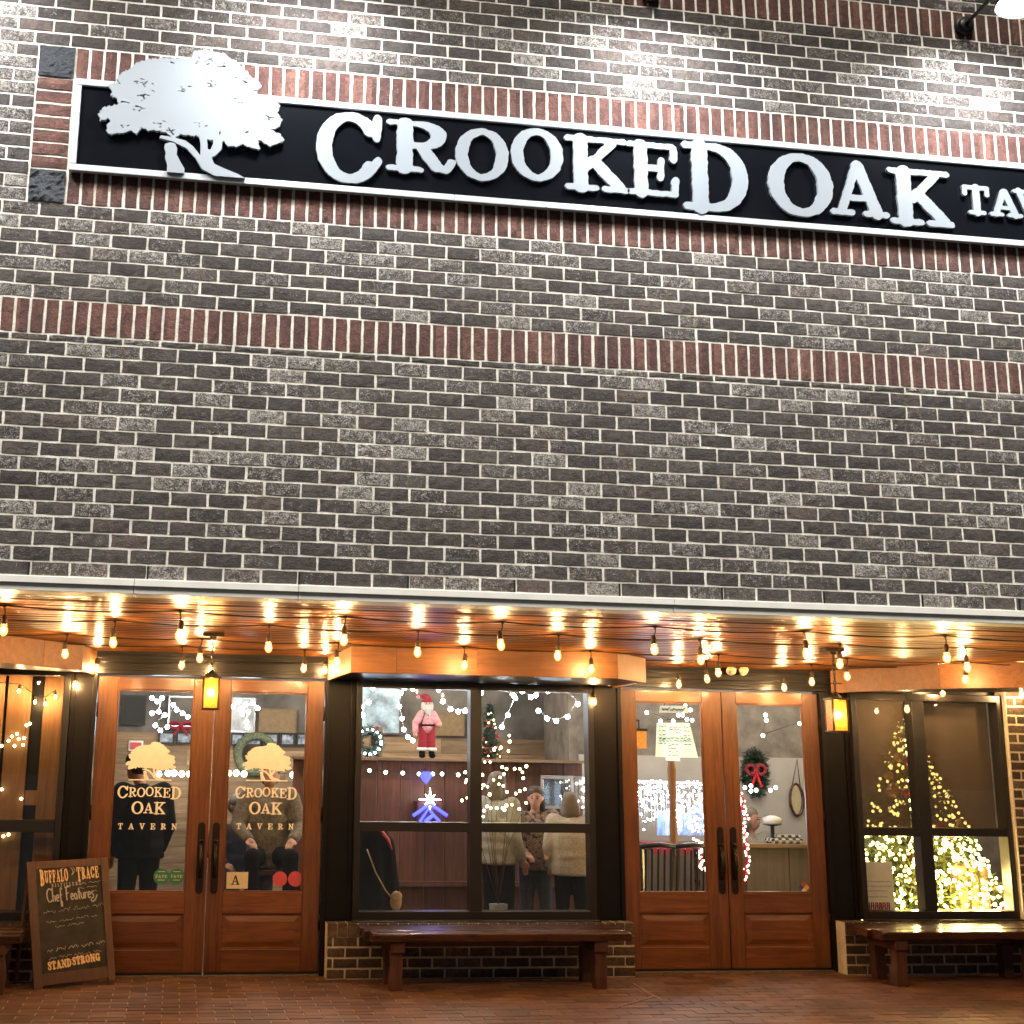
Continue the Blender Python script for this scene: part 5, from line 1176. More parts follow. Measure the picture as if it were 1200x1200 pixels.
def fir(label, x, y, z0, h, rad, mat, n, size, nb, ball_mats, nl, lmat, lr, seed, pot=True, each=False):
    t = thing('christmas_tree', (x, y, z0), label, 'christmas tree'); r = random.Random(seed); fm = MB(); pts = []
    obj('trunk', MB().tube([(x, y, z0), (x, y, z0 + h * .95)], [.03 * h, .006], 8), M['benchleg'], t)
    for _ in range(n):
        u = r.random() ** 1.5; tier = .86 + .14 * math.sin(u * 34); rr_ = rad * (1 - u) * tier * r.uniform(.45, 1.03) + .01; a = r.uniform(0, 6.283); pts.append((x + rr_ * math.cos(a), y + rr_ * math.sin(a), z0 + h * (.06 + .92 * u) + r.gauss(0, .01)))
    foliage(fm, pts, size, r); obj('crown', fm, mat, t, kind='stuff')
    def surf(): u = r.random() ** 1.6; a = r.uniform(math.pi * .95, math.pi * 2.05); rr_ = rad * (1 - u) * r.uniform(.85, 1.06) + .012; return (x + rr_ * math.cos(a), y + rr_ * math.sin(a), z0 + h * (.05 + .9 * u))
    for i in range(nb):
        q = surf(); obj('bauble', MB().ball(q, h * .022 * r.uniform(.8, 1.2), 10, 7), ball_mats[i % len(ball_mats)], t, True)
    if nl: lights('tree_light', lmat, [surf() for _ in range(nl)], lr, t, each=each)
    if pot: obj('pot', MB().lathe((x, y, z0), [(.06 * h, 0), (.075 * h, .07 * h), (.07 * h, .075 * h)], 12), M['redcloth'], t)
    return t
c = at(571, 886, Y=YP); hh_ = at(571, 824, Y=YP)[2] - zsh
fir('slim dark Christmas tree with red baubles on the shelf beside the mullion', c[0] + .03, YP, zsh, hh_, .105, M['needledark'], 1500, .05, 26, [M['redball'], M['redball'], M['gold']], 14, M['fairy'], .008, 3)

def swag(label, pl, Y, r, mat, cordmat=None, name='light_swag', sag=.0):
    P_ = [Vector(at(px, py, Y=Y + rng.uniform(-.03, .03))) for px, py in pl]; s = thing(name, P_[0], label, 'string lights')
    obj('cord', MB().tube([p_ + Vector((0, .01, .012)) for p_ in P_], .0035, 5), cordmat or M['silver'], s, True); lights('bulb', mat, [tuple(p_) for p_ in P_], r, s, each=True); return s
swag('swag of cold white bulbs in the left upper pane around the bearded doll', [(425, 838), (424, 828), (432, 823), (437, 806), (452, 800), (474, 806), (484, 807), (500, 800), (514, 808), (519, 822), (528, 831), (537, 834), (545, 833)], 5.6, .023, M['coldbulb'])
swag('short string of cold white bulbs falling behind the bearded doll', [(470, 812), (468, 828), (471, 842), (473, 855), (478, 864), (484, 868)], 6.5, .022, M['coldbulb'])
swag('swag of cold white bulbs in the right upper pane of the doll window', [(564, 812), (580, 806), (602, 815), (612, 810), (622, 817), (628, 815), (642, 810), (660, 804), (677, 825), (665, 840), (652, 845), (641, 842), (631, 833)], 5.6, .023, M['coldbulb'])
swag('three cold white bulbs falling diagonally beside the slim tree', [(604, 818), (595, 838), (588, 852)], 5.8, .022, M['coldbulb'])
swag('row of small globe bulbs across the red-brown partition', [(433, 903), (452, 905), (472, 906), (491, 907), (507, 907), (518, 907), (537, 908)], YP - .14, .019, M['globe'], M['cord'])
swag('row of globe bulbs under the framed prints, seen through the logo doors', [(186, 907), (197, 906), (204, 906), (213, 907), (222, 907), (268, 906), (277, 906), (286, 907), (343, 908), (350, 907), (357, 906)], 8.1, .035, M['globe'], M['cord'])
swag('bunch of cold white bulbs hanging inside the left logo door', [(178, 818), (184, 822), (190, 818), (186, 834), (178, 836), (193, 838), (182, 850), (188, 856), (196, 852), (203, 826), (214, 836), (220, 840), (207, 832)], 7.0, .022, M['coldbulb'])
swag('bunch of cold white bulbs hanging inside the right logo door', [(273, 828), (280, 822), (288, 826), (284, 836), (291, 834), (289, 846), (290, 852), (283, 832), (296, 824), (302, 830)], 7.0, .022, M['coldbulb'])
swag('warm clear bulbs hanging high inside the door with the white papers', [(803, 827), (809, 832), (795, 838), (800, 838), (805, 843), (811, 844), (774, 845), (789, 845), (758, 835)], 6.2, .02, M['globe'], M['cord'])
swag('warm clear bulbs hanging before the grey plaster wall', [(897, 838), (898, 844), (894, 862), (937, 848)], 6.0, .02, M['globe'], M['cord'])
swag('row of globe bulbs against the white wall panel', [(873, 923), (880, 921), (880, 927), (886, 926), (903, 926), (909, 923)], YR - .2, .022, M['globe'], M['cord'])

# blue lit ornament on the partition
Yb = YP - .2; bo = thing('blue_star_ornament', at(503, 965, Y=Yb), 'blue lit star and gem ornament on the red-brown partition', 'ornament')
w = at(499, 911, Y=Yb); g_ = 8 * mpp(Yb); obj('gem', MB().add([(w[0] - g_, Yb, w[2] + g_ * .3), (w[0] - g_ * .5, Yb - .03, w[2] + g_ * .8), (w[0] + g_ * .5, Yb - .03, w[2] + g_ * .8), (w[0] + g_, Yb, w[2] + g_ * .3), (w[0], Yb - .02, w[2] - g_), (w[0], Yb + .04, w[2] + g_ * .5)], [(0, 1, 4), (1, 2, 4), (2, 3, 4), (0, 5, 1), (1, 5, 2), (2, 5, 3), (0, 4, 5), (3, 5, 4)]), M['bluelight'], bo)
w = at(504, 937, Y=Yb); sp_ = MB()
for i in range(8):
    a = i * math.pi / 4; l = (13 if i % 2 == 0 else 8) * mpp(Yb); sp_.tube([(w[0], Yb, w[2]), (w[0] + l * math.cos(a), Yb, w[2] + l * math.sin(a))], [.014, .003], 6)
obj('star', sp_, M['globe'], bo); w1, w2, w3 = at(504, 942, Y=Yb), at(484, 956, Y=Yb), at(524, 956, Y=Yb); w4, w5 = at(492, 963, Y=Yb), at(515, 963, Y=Yb)
obj('roof_light', MB().tube([w2, w1, w3], .017, 8).tube([w4, at(502, 948, Y=Yb), w5], .017, 8).tube([at(498, 963, Y=Yb), at(508, 955, Y=Yb)], .02, 8), M['bluelight'], bo)
obj('mounting_panel', MB().box(w2[0] + .05, w3[0] - .05, Yb + .03, YP - .007, w4[2], w1[2] + .02), M['redboard'], bo)
pl = bpy.data.lights.new('blue_glow', 'POINT'); pl.energy = 2.2; pl.color = (.25, .2, 1); pl.shadow_soft_size = .05; po = bpy.data.objects.new('blue_glow', pl); COL.objects.link(po); po.location = (w1[0], Yb - .12, w1[2] - .03); po.parent = bo; po.matrix_parent_inverse = Matrix.Translation(-Vector(bo.location))

# lit bare branches standing near the mullion
r = random.Random(9); Yf = 4.75; lb_ = thing('lit_branches', at(590, 1064, Y=Yf), 'vase of bare branches with warm fairy lights inside the right pane of the doll window', 'plant')
pts = [(597, 862), (598, 869), (588, 876), (595, 880), (579, 879), (569, 893), (574, 893), (588, 899), (594, 901), (603, 901), (609, 901), (617, 898), (566, 908), (578, 914), (586, 911), (591, 907), (567, 920), (572, 922), (584, 919), (590, 921), (595, 928), (573, 931), (612, 905), (613, 912), (605, 930), (610, 927), (616, 925), (564, 924), (571, 945), (575, 947), (567, 950), (563, 952), (583, 947), (589, 947), (594, 944), (599, 943), (616, 941), (609, 948), (592, 949), (566, 957), (545, 917), (548, 935), (541, 938), (547, 914), (545, 905)]
lights('fairy_light', M['fairy'], [tuple(at(px + r.uniform(-1, 1), py, Y=Yf + r.uniform(-.08, .08))) for px, py in pts], .013, lb_)
b0 = Vector(at(584, 1060, Y=Yf)); bm = MB()
for px, py in pts[::6]:
    e_ = Vector(at(px, py, Y=Yf)); m_ = b0 + (e_ - b0) * .5 + Vector((r.uniform(-.05, .05), 0, .05)); bm.tube([b0, m_, e_], [.004, .003, .0015], 5)
obj('branches', bm, M['benchleg'], lb_, True); obj('vase', MB().lathe((b0.x, Yf, .004), [(.09, 0), (.11, .15), (.07, .34), (.085, b0.z)], 14), M['darkwall'], lb_, True)

# silver framed mirror and tinsel on the partition
a, b_ = at(634, 948, Y=YP - .06), at(672, 909, Y=YP - .06); mr = thing('framed_mirror', (a[0], YP, a[2]), 'silver-framed mirror on the partition behind the people', 'mirror')
box_obj('mirror_glass', (a[0] + .03, b_[0] - .03, YP - .045, YP - .04, a[2] + .03, b_[2] - .03), M['mirror'], mr)
for q in ((a[0], b_[0], a[2], a[2] + .035), (a[0], b_[0], b_[2] - .035, b_[2]), (a[0], a[0] + .03, a[2] + .0355, b_[2] - .0355), (b_[0] - .03, b_[0], a[2] + .0355, b_[2] - .0355)): box_obj('frame', (q[0], q[1], YP - .06, YP - .007, q[2], q[3]), M['silver'], mr, bevel=.004)
a, b_ = at(674, 946, Y=6.0), at(688, 911, Y=6.0); tn = thing('tinsel_curtain', (a[0], 6, a[2]), 'short curtain of silver tinsel strands right of the framed mirror', 'tinsel'); tm_ = MB()
for i in range(34):
    x = a[0] + (b_[0] - a[0]) * rng.random(); tm_.tube([(x, 6 + rng.uniform(-.02, .02), b_[2]), (x + rng.uniform(-.01, .01), 6, a[2] + rng.uniform(0, .08))], .003, 4)
obj('strands', tm_, M['silver'], tn, kind='stuff'); obj('rod', MB().tube([(a[0] - .01, 6, b_[2]), (b_[0] + .01, 6, b_[2])], .006, 6), M['silver'], tn); lights('fairy_light', M['globe'], [(a[0] + (b_[0] - a[0]) * rng.random(), 5.97, a[2] + (b_[2] - a[2]) * rng.random()) for _ in range(16)], .010, tn)

# black coat over a stand with a tan pouch, lower left pane
x = at(441, 1000, Y=4.72)[0]; ct = thing('coat', (x, 4.72, 0), 'black coat draped over a stand, lower left pane of the doll window', 'coat')
zt = at(441, 974, Y=4.72)[2]; wd = 26 * mpp(4.72)
blob([('c', (x - .06, 4.72, zt - .05), (x - .04, 4.74, .25), .13, .20), ('c', (x + .07, 4.74, zt - .12), (x + .10, 4.76, .30), .10, .16), ('c', (x - .10, 4.70, zt - .02), (x + .04, 4.72, zt - .04), .06, .07)], 'cloth', M['blackcloth'], ct, .014, 4)
obj('red_collar', MB().tube([(x + .02, 4.64, zt + .02), (x + .09, 4.63, zt - .07), (x + .12, 4.63, zt - .15)], [.012, .016, .008], 8), M['pink'], ct, True); obj('pole', MB().tube([(x, 4.74, .004), (x, 4.74, .3)], .02, 8).lathe((x, 4.74, .004), [(.2, 0), (.2, .02)], 16), M['black'], ct)
w = at(464, 1056, Y=4.48); hs = MB().ball((w[0], 4.48, w[2]), (.052, .035, .085), 12, 8); pc = thing('pouch', (w[0], 4.48, w[2] - .08), 'tan leather pouch on a long strap in front of the black coat', 'bag'); obj('pouch_body', hs, M['tan'], pc, True); obj('flap', MB().ball((w[0], 4.455, w[2] + .04), (.05, .02, .045), 10, 6), M['tan'], pc, True)
obj('strap', MB().tube([at(430, 995, Y=4.50), at(440, 1022, Y=4.48), at(452, 1044, Y=4.46), at(459, 1052, Y=4.46)], .006, 6), M['tan'], pc, True)

# ------------------------------------------------------------------ back wall decorations
def framed(label, pxa, pya, pxb, pyb, Y, art, fr=M['frameb'], fw=.022, name='framed_print', group=None, cat='picture'):
    a, b_ = at(pxa, pyb, Y=Y), at(pxb, pya, Y=Y); t = thing(name, (a[0], Y, a[2]), label, cat, group)
    box_obj('print', (a[0] + fw, b_[0] - fw, Y - .012, Y + .012, a[2] + fw, b_[2] - fw), art, t)
    for q in ((a[0], b_[0], a[2], a[2] + fw - .0005), (a[0], b_[0], b_[2] - fw + .0005, b_[2]), (a[0], a[0] + fw - .0005, a[2] + fw, b_[2] - fw), (b_[0] - fw + .0005, b_[0], a[2] + fw, b_[2] - fw)): box_obj('frame', (q[0], q[1], Y - .022, Y + .014, q[2], q[3]), fr, t)
    return t
for i, (a, b_) in enumerate(((185, 205), (206, 226), (270, 286.5), (287.5, 307), (308, 327), (328, 346), (347, 365))):
    framed(['first', 'second', 'third', 'fourth', 'fifth', 'sixth', 'seventh'][i] + ' framed pale blue print from the left in the row behind the logo doors', a, 857.5 + (i > 1) * 1.5, b_, 872 + (i > 1) * 2, YBK - .035, M['artblue'], group='row of framed pale blue prints')
framed('large dark poster with a pale curl, high behind the left logo door', 141, 815, 172, 849, YBK - .01, M['ink'], M['frameb'], .02)
framed('dark framed glass panel beside the cold white bulbs in the left logo door', 196, 816, 228, 852, YBK - .01, M['darkwall'], M['silver'], .02)
framed('plain kraft board sign high behind the right logo door', 303, 831, 348, 858, YBK - .04, M['kraft'], M['kraft'], .01, 'board_sign', cat='sign')
framed('plain kraft board sign behind the bearded doll', 509, 836, 544, 862, YBK - .04, M['kraft'], M['kraft'], .01, 'board_sign', cat='sign')
framed('pale blue frosted panel behind the left cold white swag', 421, 803, 470, 860, YBK - .01, plain('frosted_blue', (.42, .58, .72), .5, 0, .35, 6, 0), M['darkwall'], .02, 'frosted_panel', cat='panel')
framed('pale tall panel behind the right logo door', 262, 818, 300, 858, YBK - .01, plain('frosted_pale', (.52, .56, .60), .5, 0, .3, 6, 0), M['silver'], .02, 'frosted_panel', cat='panel')
w = at(300, 884, Y=YBK - .05); R_ = 20 * mpp(YBK); rm = thing('round_mirror', (w[0], YBK - .05, w[2] - R_), 'round wall mirror in a green wreath frame behind the right logo door', 'mirror')
obj('frame', MB().torus((w[0], YBK - .05, w[2]), R_, .05, 'y', 36, 10), plain('sage_green_frame', (.14, .17, .10), .7, 0, .4, 50, .2), rm, True); obj('mirror_glass', MB().tube([(w[0], YBK - .04, w[2]), (w[0], YBK - .03, w[2])], R_ * .93, 36), M['mirror'], rm)
a, b_ = at(150, 880, Y=YBK - .06), at(168, 868, Y=YBK - .06); ps = thing('pink_sign', (a[0], YBK - .06, a[2]), 'small pink and white sign on the plank wall behind the left logo door', 'sign'); obj('board', MB().box(a[0], b_[0], YBK - .04, YBK - .018, a[2], b_[2]), M['paper'], ps, bevel=.01); obj('pink_face', MB().box(a[0] + .02, b_[0] - .02, YBK - .046, YBK - .0405, a[2] + .02, b_[2] - .02), M['pink'], ps)
w = at(212, 851, Y=YBK - .05); bw2 = thing('red_bow', (w[0], YBK - .05, w[2]), 'red ribbon bow above the framed prints in the left logo door', 'bow')
for sg in (1, -1): obj('loop', MB().torus((w[0] + sg * .07, YBK - .05, w[2] + .01), .055, .018, 'y', 16, 6, 1.2, .6), M['redcloth'], bw2, True); obj('tail', MB().tube([(w[0], YBK - .05, w[2]), (w[0] + sg * .08, YBK - .05, w[2] - .1)], .015, 6), M['redcloth'], bw2)
obj('knot', MB().ball((w[0], YBK - .06, w[2]), .025, 8, 6), M['redcloth'], bw2, True)

# ------------------------------------------------------------------ seen through the right double door
def sheet(parent, poly, Y, mat, nm, tilt=0.0):
    P_ = [at(px, py, Y=Y) for px, py in poly]; n = len(P_)
    mb = MB().add([tuple(q) for q in P_] + [(q[0], q[1] + .008, q[2]) for q in P_], [tuple(range(n)), tuple(range(2 * n - 1, n - 1, -1))] + [(i, (i + 1) % n, n + (i + 1) % n, n + i) for i in range(n)]); return obj(nm, mb, mat, parent)
Ym = 5.1; hm = thing('post_lamp', (at(787.5, 905, Y=Ym)[0], Ym, 0), 'glowing lamp with a pale lettered paper shade on a carved wooden post', 'lamp')
sheet(hm, [(768.5, 887), (770, 847), (808, 847), (818, 888)], Ym + .02, M['litgreen'], 'shade_panel'); sheet(hm, [(780.5, 891), (782, 870), (796, 870), (797, 892)], Ym, M['litpaper'], 'shade_panel'); sheet(hm, [(783, 861), (783, 850), (800, 850), (800, 861)], Ym, M['litpaper'], 'shade_panel')
rs = random.Random(4); sc_ = MB()
for (xa, xb, y0, dy, n) in ((772, 781, 851, 5, 5), (784, 799, 852, 3.4, 3), (801, 810, 852, 5, 5), (772, 812, 865, 3.2, 2), (783, 795, 873, 4, 4)):
    for j in range(n):
        x = xa + .5
        while x < xb - 1.5:
            l = rs.uniform(1.5, 4); q0, q1 = at(x, y0 + j * dy + rs.uniform(-.4, .4), Y=Ym - .002), at(min(xb, x + l), y0 + j * dy + rs.uniform(-.6, .6), Y=Ym - .002); sc_.tube([q0, q1], .0045, 4); x += l + rs.uniform(.6, 1.8)
obj('marker_lines', sc_, M['navy'], hm)
hm2 = thing('name_board', at(790, 835, Y=Ym + .3), 'small white lettered board hanging above the paper-shaded lamp', 'sign'); sheet(hm2, [(772.5, 835), (774, 827), (805, 827), (807, 835.5)], Ym + .3, M['paper'], 'board')
sc_ = MB(); x = 776
while x < 802: l = rs.uniform(1, 2.4); sc_.tube([at(x, 831 + rs.uniform(-1.6, 1.6), Y=Ym + .298), at(x + l, 831 + rs.uniform(-1.6, 1.6), Y=Ym + .298)], .006, 4); x += l * .8 + .5
obj('marker_lines', sc_, M['navy'], hm2); obj('cord', MB().tube([at(778, 827, Y=Ym + .3), at(790, 800, Y=Ym + .3), at(802, 827, Y=Ym + .3)], .004, 5), M['cord'], hm2, True)
w = at(749, 867, Y=6.4); il = thing('wall_lantern', w, 'orange glowing square lantern at the left edge of the right doors glass', 'lantern'); obj('lamp_box', MB().box(w[0] - .06, w[0] + .06, 6.34, 6.46, w[2] - .09, w[2] + .09), M['amber'], il); obj('cap', MB().box(w[0] - .07, w[0] + .07, 6.33, 6.47, w[2] + .091, w[2] + .115), M['bronze'], il); obj('bracket', MB().tube([(w[0], 6.4, w[2] + .115), (w[0], 6.4, w[2] + .2), (w[0], 7.35, w[2] + .2)], .01, 6), M['bronze'], il)
w = at(787.5, 905, Y=Ym + .05); z1_ = at(787, 889, Y=Ym + .05)[2]
obj('carved_post', MB().lathe((w[0], Ym + .06, 0), [(.045, .004), (.05, .3), (.035, .6), (.04, 1.0), (.032, 1.3), (.042, z1_ - .1), (.03, z1_ - .04), (.04, z1_)], 12), M['beamend'], hm, True)
# icy light curtain over a garland rail
Yi = 5.6; ic = thing('icy_light_curtain', at(785, 975, Y=Yi), 'curtain of tiny icy white and blue lights over pale blue cloth', 'string lights'); r = random.Random(21)
p0 = []; p1 = []; p2 = []
for i in range(240):
    px = r.uniform(743, 825); py = 915 + abs(r.gauss(0, 1)) * 26
    if py > 976: continue
    (p0 if r.random() < .62 else p1).append(tuple(at(px, py, Y=Yi + r.uniform(-.12, .1))))
for i in range(70): p2.append(tuple(at(r.uniform(806, 826), r.uniform(930, 975), Y=Yi - .15 + r.uniform(-.05, .05))))
lights('white_light', M['coldbulb'], p0, .0075, ic, 5); lights('blue_light', M['iceblue'], p1, .012, ic, 5); lights('gold_light', M['redlight'], p2, .010, ic, 5)
wm = MB()
for i in range(22): x = at(743 + i * 3.8, 915, Y=Yi)[0]; wm.tube([(x, Yi, at(743, 916, Y=Yi)[2]), (x + r.uniform(-.02, .02), Yi, at(743, 972, Y=Yi)[2])], .002, 4)
obj('wire', wm, M['silver'], ic); obj('rail', MB().tube([at(736, 915, Y=Yi), at(830, 918, Y=Yi)], .012, 8), M['white'], ic)
cl = MB(); nx_, nz_ = 22, 8; vs = []
for j in range(nz_ + 1):
    for i in range(nx_ + 1):
        q = at(770 + i * 2.55, 947 + j * 4 + 6 * math.sin(i * .6) * (1 - j / nz_), Y=Yi + .18 + .04 * math.sin(i * 1.1)); vs.append(tuple(q))
cl.add(vs, [(j * (nx_ + 1) + i, j * (nx_ + 1) + i + 1, (j + 1) * (nx_ + 1) + i + 1, (j + 1) * (nx_ + 1) + i) for j in range(nz_) for i in range(nx_)]); obj('cloth', cl, plain('pale_blue_cloth', (.35, .50, .85), .7, 0, .2, 12, .1), ic, True)
pl = bpy.data.lights.new('icy_glow', 'POINT'); pl.energy = 9; pl.color = (.6, .75, 1); pl.shadow_soft_size = .15; po = bpy.data.objects.new('icy_glow', pl); COL.objects.link(po); po.location = tuple(at(790, 945, Y=Yi - .25)); po.parent = ic; po.matrix_parent_inverse = Matrix.Translation(-Vector(ic.location))
# candy coloured lit garland hanging at the edge between the two leaves
for k_, (lab, pl_, Y) in enumerate((('striped red and white lit garland hanging inside the left leaf of the right doors', [(815, 984), (820, 988), (817, 993), (821, 998), (819, 1003), (823, 1008), (820, 1013), (824, 1017), (826, 1020)], 5.0), ('striped red and white lit garland hanging beside the wreath', [(869, 930), (870, 940), (870, 950), (873, 958), (872, 968), (874, 978), (873, 988), (875, 1000), (876, 1010), (873, 1020), (875, 1035)], 5.0))):
    P_ = [Vector(at(a, b_, Y=Y)) for a, b_ in pl_]; g = thing('lit_garland', P_[-1], lab, 'garland'); obj('cane', MB().tube(P_, .014, 7), M['redball'], g, True)
    dense = [P_[i] + (P_[i + 1] - P_[i]) * u + Vector((rng.uniform(-.03, .03), -.02, rng.uniform(-.01, .01))) for i in range(len(P_) - 1) for u in (0, .25, .5, .75)]; lights('white_light', M['globe'], [tuple(q) for q in dense[::2]], .010, g, 5); lights('red_light', M['redlight'], [tuple(q) for q in dense[1::2]], .009, g, 5)
# table and chairs below
x = at(785, 1010, Y=5.9)[0]; tb = thing('dining_table', (x, 5.9, 0), 'dark dining table with a red cloth behind the right doors', 'table'); zt = at(785, 988, Y=5.9)[2]
box_obj('tabletop', (x - .45, x + .45, 5.55, 6.25, zt - .04, zt), M['benchwood'], tb, bevel=.006); obj('red_runner', MB().box(x - .30, x + .1, 5.54, 6.0, zt + .0005, zt + .008).box(x - .30, x + .1, 5.536, 5.5395, zt - .08, zt + .0005), M['redcloth'], tb)
for sx_ in (-1, 1):
    for sy_ in (-1, 1): obj('leg', MB().tube([(x + sx_ * .4, 5.9 + sy_ * .3, .004), (x + sx_ * .4, 5.9 + sy_ * .3, zt - .04)], .03, 8), M['benchwood'], tb)
for px, lab in ((762, 'black slat-back dining chair, left of the pair behind the right doors'), (800, 'black slat-back dining chair, right of the pair behind the right doors')):
    x = at(px, 1010, Y=5.2)[0]; c = thing('dining_chair', (x, 5.2, 0), lab, 'chair'); box_obj('seat', (x - .21, x + .21, 5.0, 5.42, .42, .46), M['black'], c, bevel=.01)
    for sx_ in (-1, 1):
        obj('leg', MB().tube([(x + sx_ * .18, 5.39, .42), (x + sx_ * .19, 5.40, .004)], .017, 8), M['black'], c); obj('leg', MB().tube([(x + sx_ * .19, 4.99, .004), (x + sx_ * .19, 5.03, .46), (x + sx_ * .18, 4.96, .98)], .018, 8), M['black'], c, True)
    for i in range(5): obj('slat', MB().tube([(x - .12 + i * .06, 5.02, .5), (x - .12 + i * .06, 4.97, .95)], .010, 6), M['black'], c)
    obj('top_rail', MB().tube([(x - .185, 4.965, .97), (x, 4.945, .99), (x + .185, 4.965, .97)], .022, 8), M['black'], c, True)
# wreath, oval mirror, cake stand on the white wall
w = at(885, 905, Y=YR - .08); wr2 = thing('evergreen_wreath', (w[0], YR - .08, w[2] - .3), 'dark evergreen wreath with a red bow on the white wall panel', 'wreath'); fm = MB(); r = random.Random(8); pts = []; Ra, Rb = 11 * mpp(YR), 21 * mpp(YR)
for _ in range(1500):
    a = r.uniform(0, 6.283); q = 1 + r.gauss(0, .16); pts.append((w[0] + Ra * q * math.cos(a), YR - .08 + r.gauss(0, .035), w[2] + Rb * q * math.sin(a)))
foliage(fm, pts, .07, r); obj('foliage', fm, M['needledark'], wr2, kind='stuff'); obj('ring', MB().torus((w[0], YR - .07, w[2]), 1, .02, 'y', 30, 6, Ra, Rb), M['needledark'], wr2, True)
for sg in (1, -1): obj('bow_loop', MB().torus((w[0] - .02 + sg * .06, YR - .15, w[2] + .03), .05, .02, 'y', 14, 6), M['redcloth'], wr2, True); obj('bow_tail', MB().tube([(w[0] - .02, YR - .15, w[2]), (w[0] - .02 + sg * .06, YR - .15, w[2] - .16)], .015, 6), M['redball'], wr2)
w = at(933.5, 937, Y=YR - .04); om = thing('oval_mirror', (w[0], YR - .04, w[2]), 'oval mirror hanging by a cord from a nail on the white wall panel', 'mirror'); Ra, Rb = 8 * mpp(YR), 18 * mpp(YR)
obj('frame', MB().torus((w[0], YR - .04, w[2]), 1, .016, 'y', 36, 8, Ra, Rb), M['benchwood'], om, True); k_ = 36
obj('mirror_glass', MB().add([(w[0] + Ra * math.cos(6.2832 * i / k_), YR - .036, w[2] + Rb * math.sin(6.2832 * i / k_)) for i in range(k_)], [tuple(range(k_))]), M['mirror'], om); nl_ = at(934, 890, Y=YR - .04)
obj('cord', MB().tube([(w[0] - Ra * .7, YR - .04, w[2] + Rb * .7), nl_, (w[0] + Ra * .7, YR - .04, w[2] + Rb * .7)], .006, 5), M['cord'], om, True)
zq = at(905, 988, Y=6.1)[2]; xq = at(872, 1000, Y=6.1)[0]
hw_ = thing('half_wall', (xq + 1, 6.1, 0), 'grey-brown panelled half wall with a pale cap behind the rightmost door', 'half wall')
for i in range(4): box_obj('panel', (xq + i * .46, xq + i * .46 + .455, 6.05, 6.08, .005, zq - .04), M['wainscot'], hw_, bevel=.004)
box_obj('core', (xq, xq + 1.84, 6.081, 6.2, .005, zq - .04), M['wainscot'], hw_); box_obj('cap', (xq - .02, xq + 1.86, 5.98, 6.24, zq - .0395, zq), M['shelfwood'], hw_, bevel=.004)
w = at(905, 966, Y=6.12); ck = thing('cake_stand', (w[0], 6.12, zq), 'white cake on a dark stand standing on the panelled half wall', 'cake stand'); obj('pedestal', MB().lathe((w[0], 6.12, zq + .001), [(.08, 0), (.02, .03), (.02, w[2] - zq - .02), (.11, w[2] - zq)], 16), M['black'], ck, True); obj('cake', MB().lathe((w[0], 6.12, w[2] + .002), [(.09, 0), (.095, .06), (.03, .085)], 16), M['whitefur'], ck, True)
w = at(918, 982, Y=6.12); th = thing('checked_throw', (w[0], 6.12, zq), 'folded black and white checked throw on the panelled half wall', 'throw'); m, t, b = new_mat('checked_cloth'); p = pos(t); ckr = N(t, 'TexChecker', i_Scale=26.0); L(t, p, ckr.inputs['Vector']); ckr.inputs['Color1'].default_value = (.03, .03, .03, 1); ckr.inputs['Color2'].default_value = (.6, .57, .52, 1); L(t, ckr.outputs[0], b.inputs['Base Color'])
obj('cloth', MB().box(w[0] - .17, w[0] + .17, 6.0, 6.22, zq + .001, zq + .05).box(w[0] - .11, w[0] + .15, 6.02, 6.2, zq + .051, zq + .085), m, th, bevel=.02)

# ------------------------------------------------------------------ window with the Christmas tree
xt = at(1070, 1000, Y=5.15)[0]
fir('tall Christmas tree full of warm white lights in the right window', xt, 5.15, .02, 2.33, .98, M['needle'], 9000, .10, 22, [M['gold'], M['redball'], M['gold']], 290, M['treelight'], .0150, 11, True, True)
tr_ = bpy.data.objects.get('christmas_tree.001'); r = random.Random(77); more = []
for _ in range(820):
    u = r.uniform(.04, .5) if _ < 690 else r.uniform(.45, .95); a = r.uniform(math.pi * .98, math.pi * 2.02); rr_ = .98 * (1 - u) * r.uniform(.6, 1.04); more.append((xt + rr_ * math.cos(a), 5.15 + rr_ * math.sin(a), .02 + 2.33 * (.05 + .9 * u)))
lights('tree_light', M['treelight'], more, .0155, tr_)
for (dx, dy, dz, e_) in ((-.35, -.95, .55, 50), (.25, -.95, .5, 36), (0, -.95, .75, 36)):
    pl = bpy.data.lights.new('tree_glow', 'POINT'); pl.energy = e_; pl.color = (1, .74, .28); pl.shadow_soft_size = .12; po = bpy.data.objects.new('tree_glow', pl); COL.objects.link(po); po.location = (xt + dx, 5.15 + dy * .80, dz); po.parent = tr_; po.matrix_parent_inverse = Matrix.Translation(-Vector(tr_.location))
m, t, b = new_mat('brown_solar_mesh'); out = t.nodes['Material Output']; b.inputs['Base Color'].default_value = (.125, .085, .052, 1); b.inputs['Roughness'].default_value = .9
tr = N(t, 'BsdfTransparent', i_Color=(1, .95, .88, 1)); mx = N(t, 'MixShader'); mx.inputs[0].default_value = .36; L(t, b.outputs[0], mx.inputs[1]); L(t, tr.outputs[0], mx.inputs[2]); L(t, mx.outputs[0], out.inputs['Surface'])
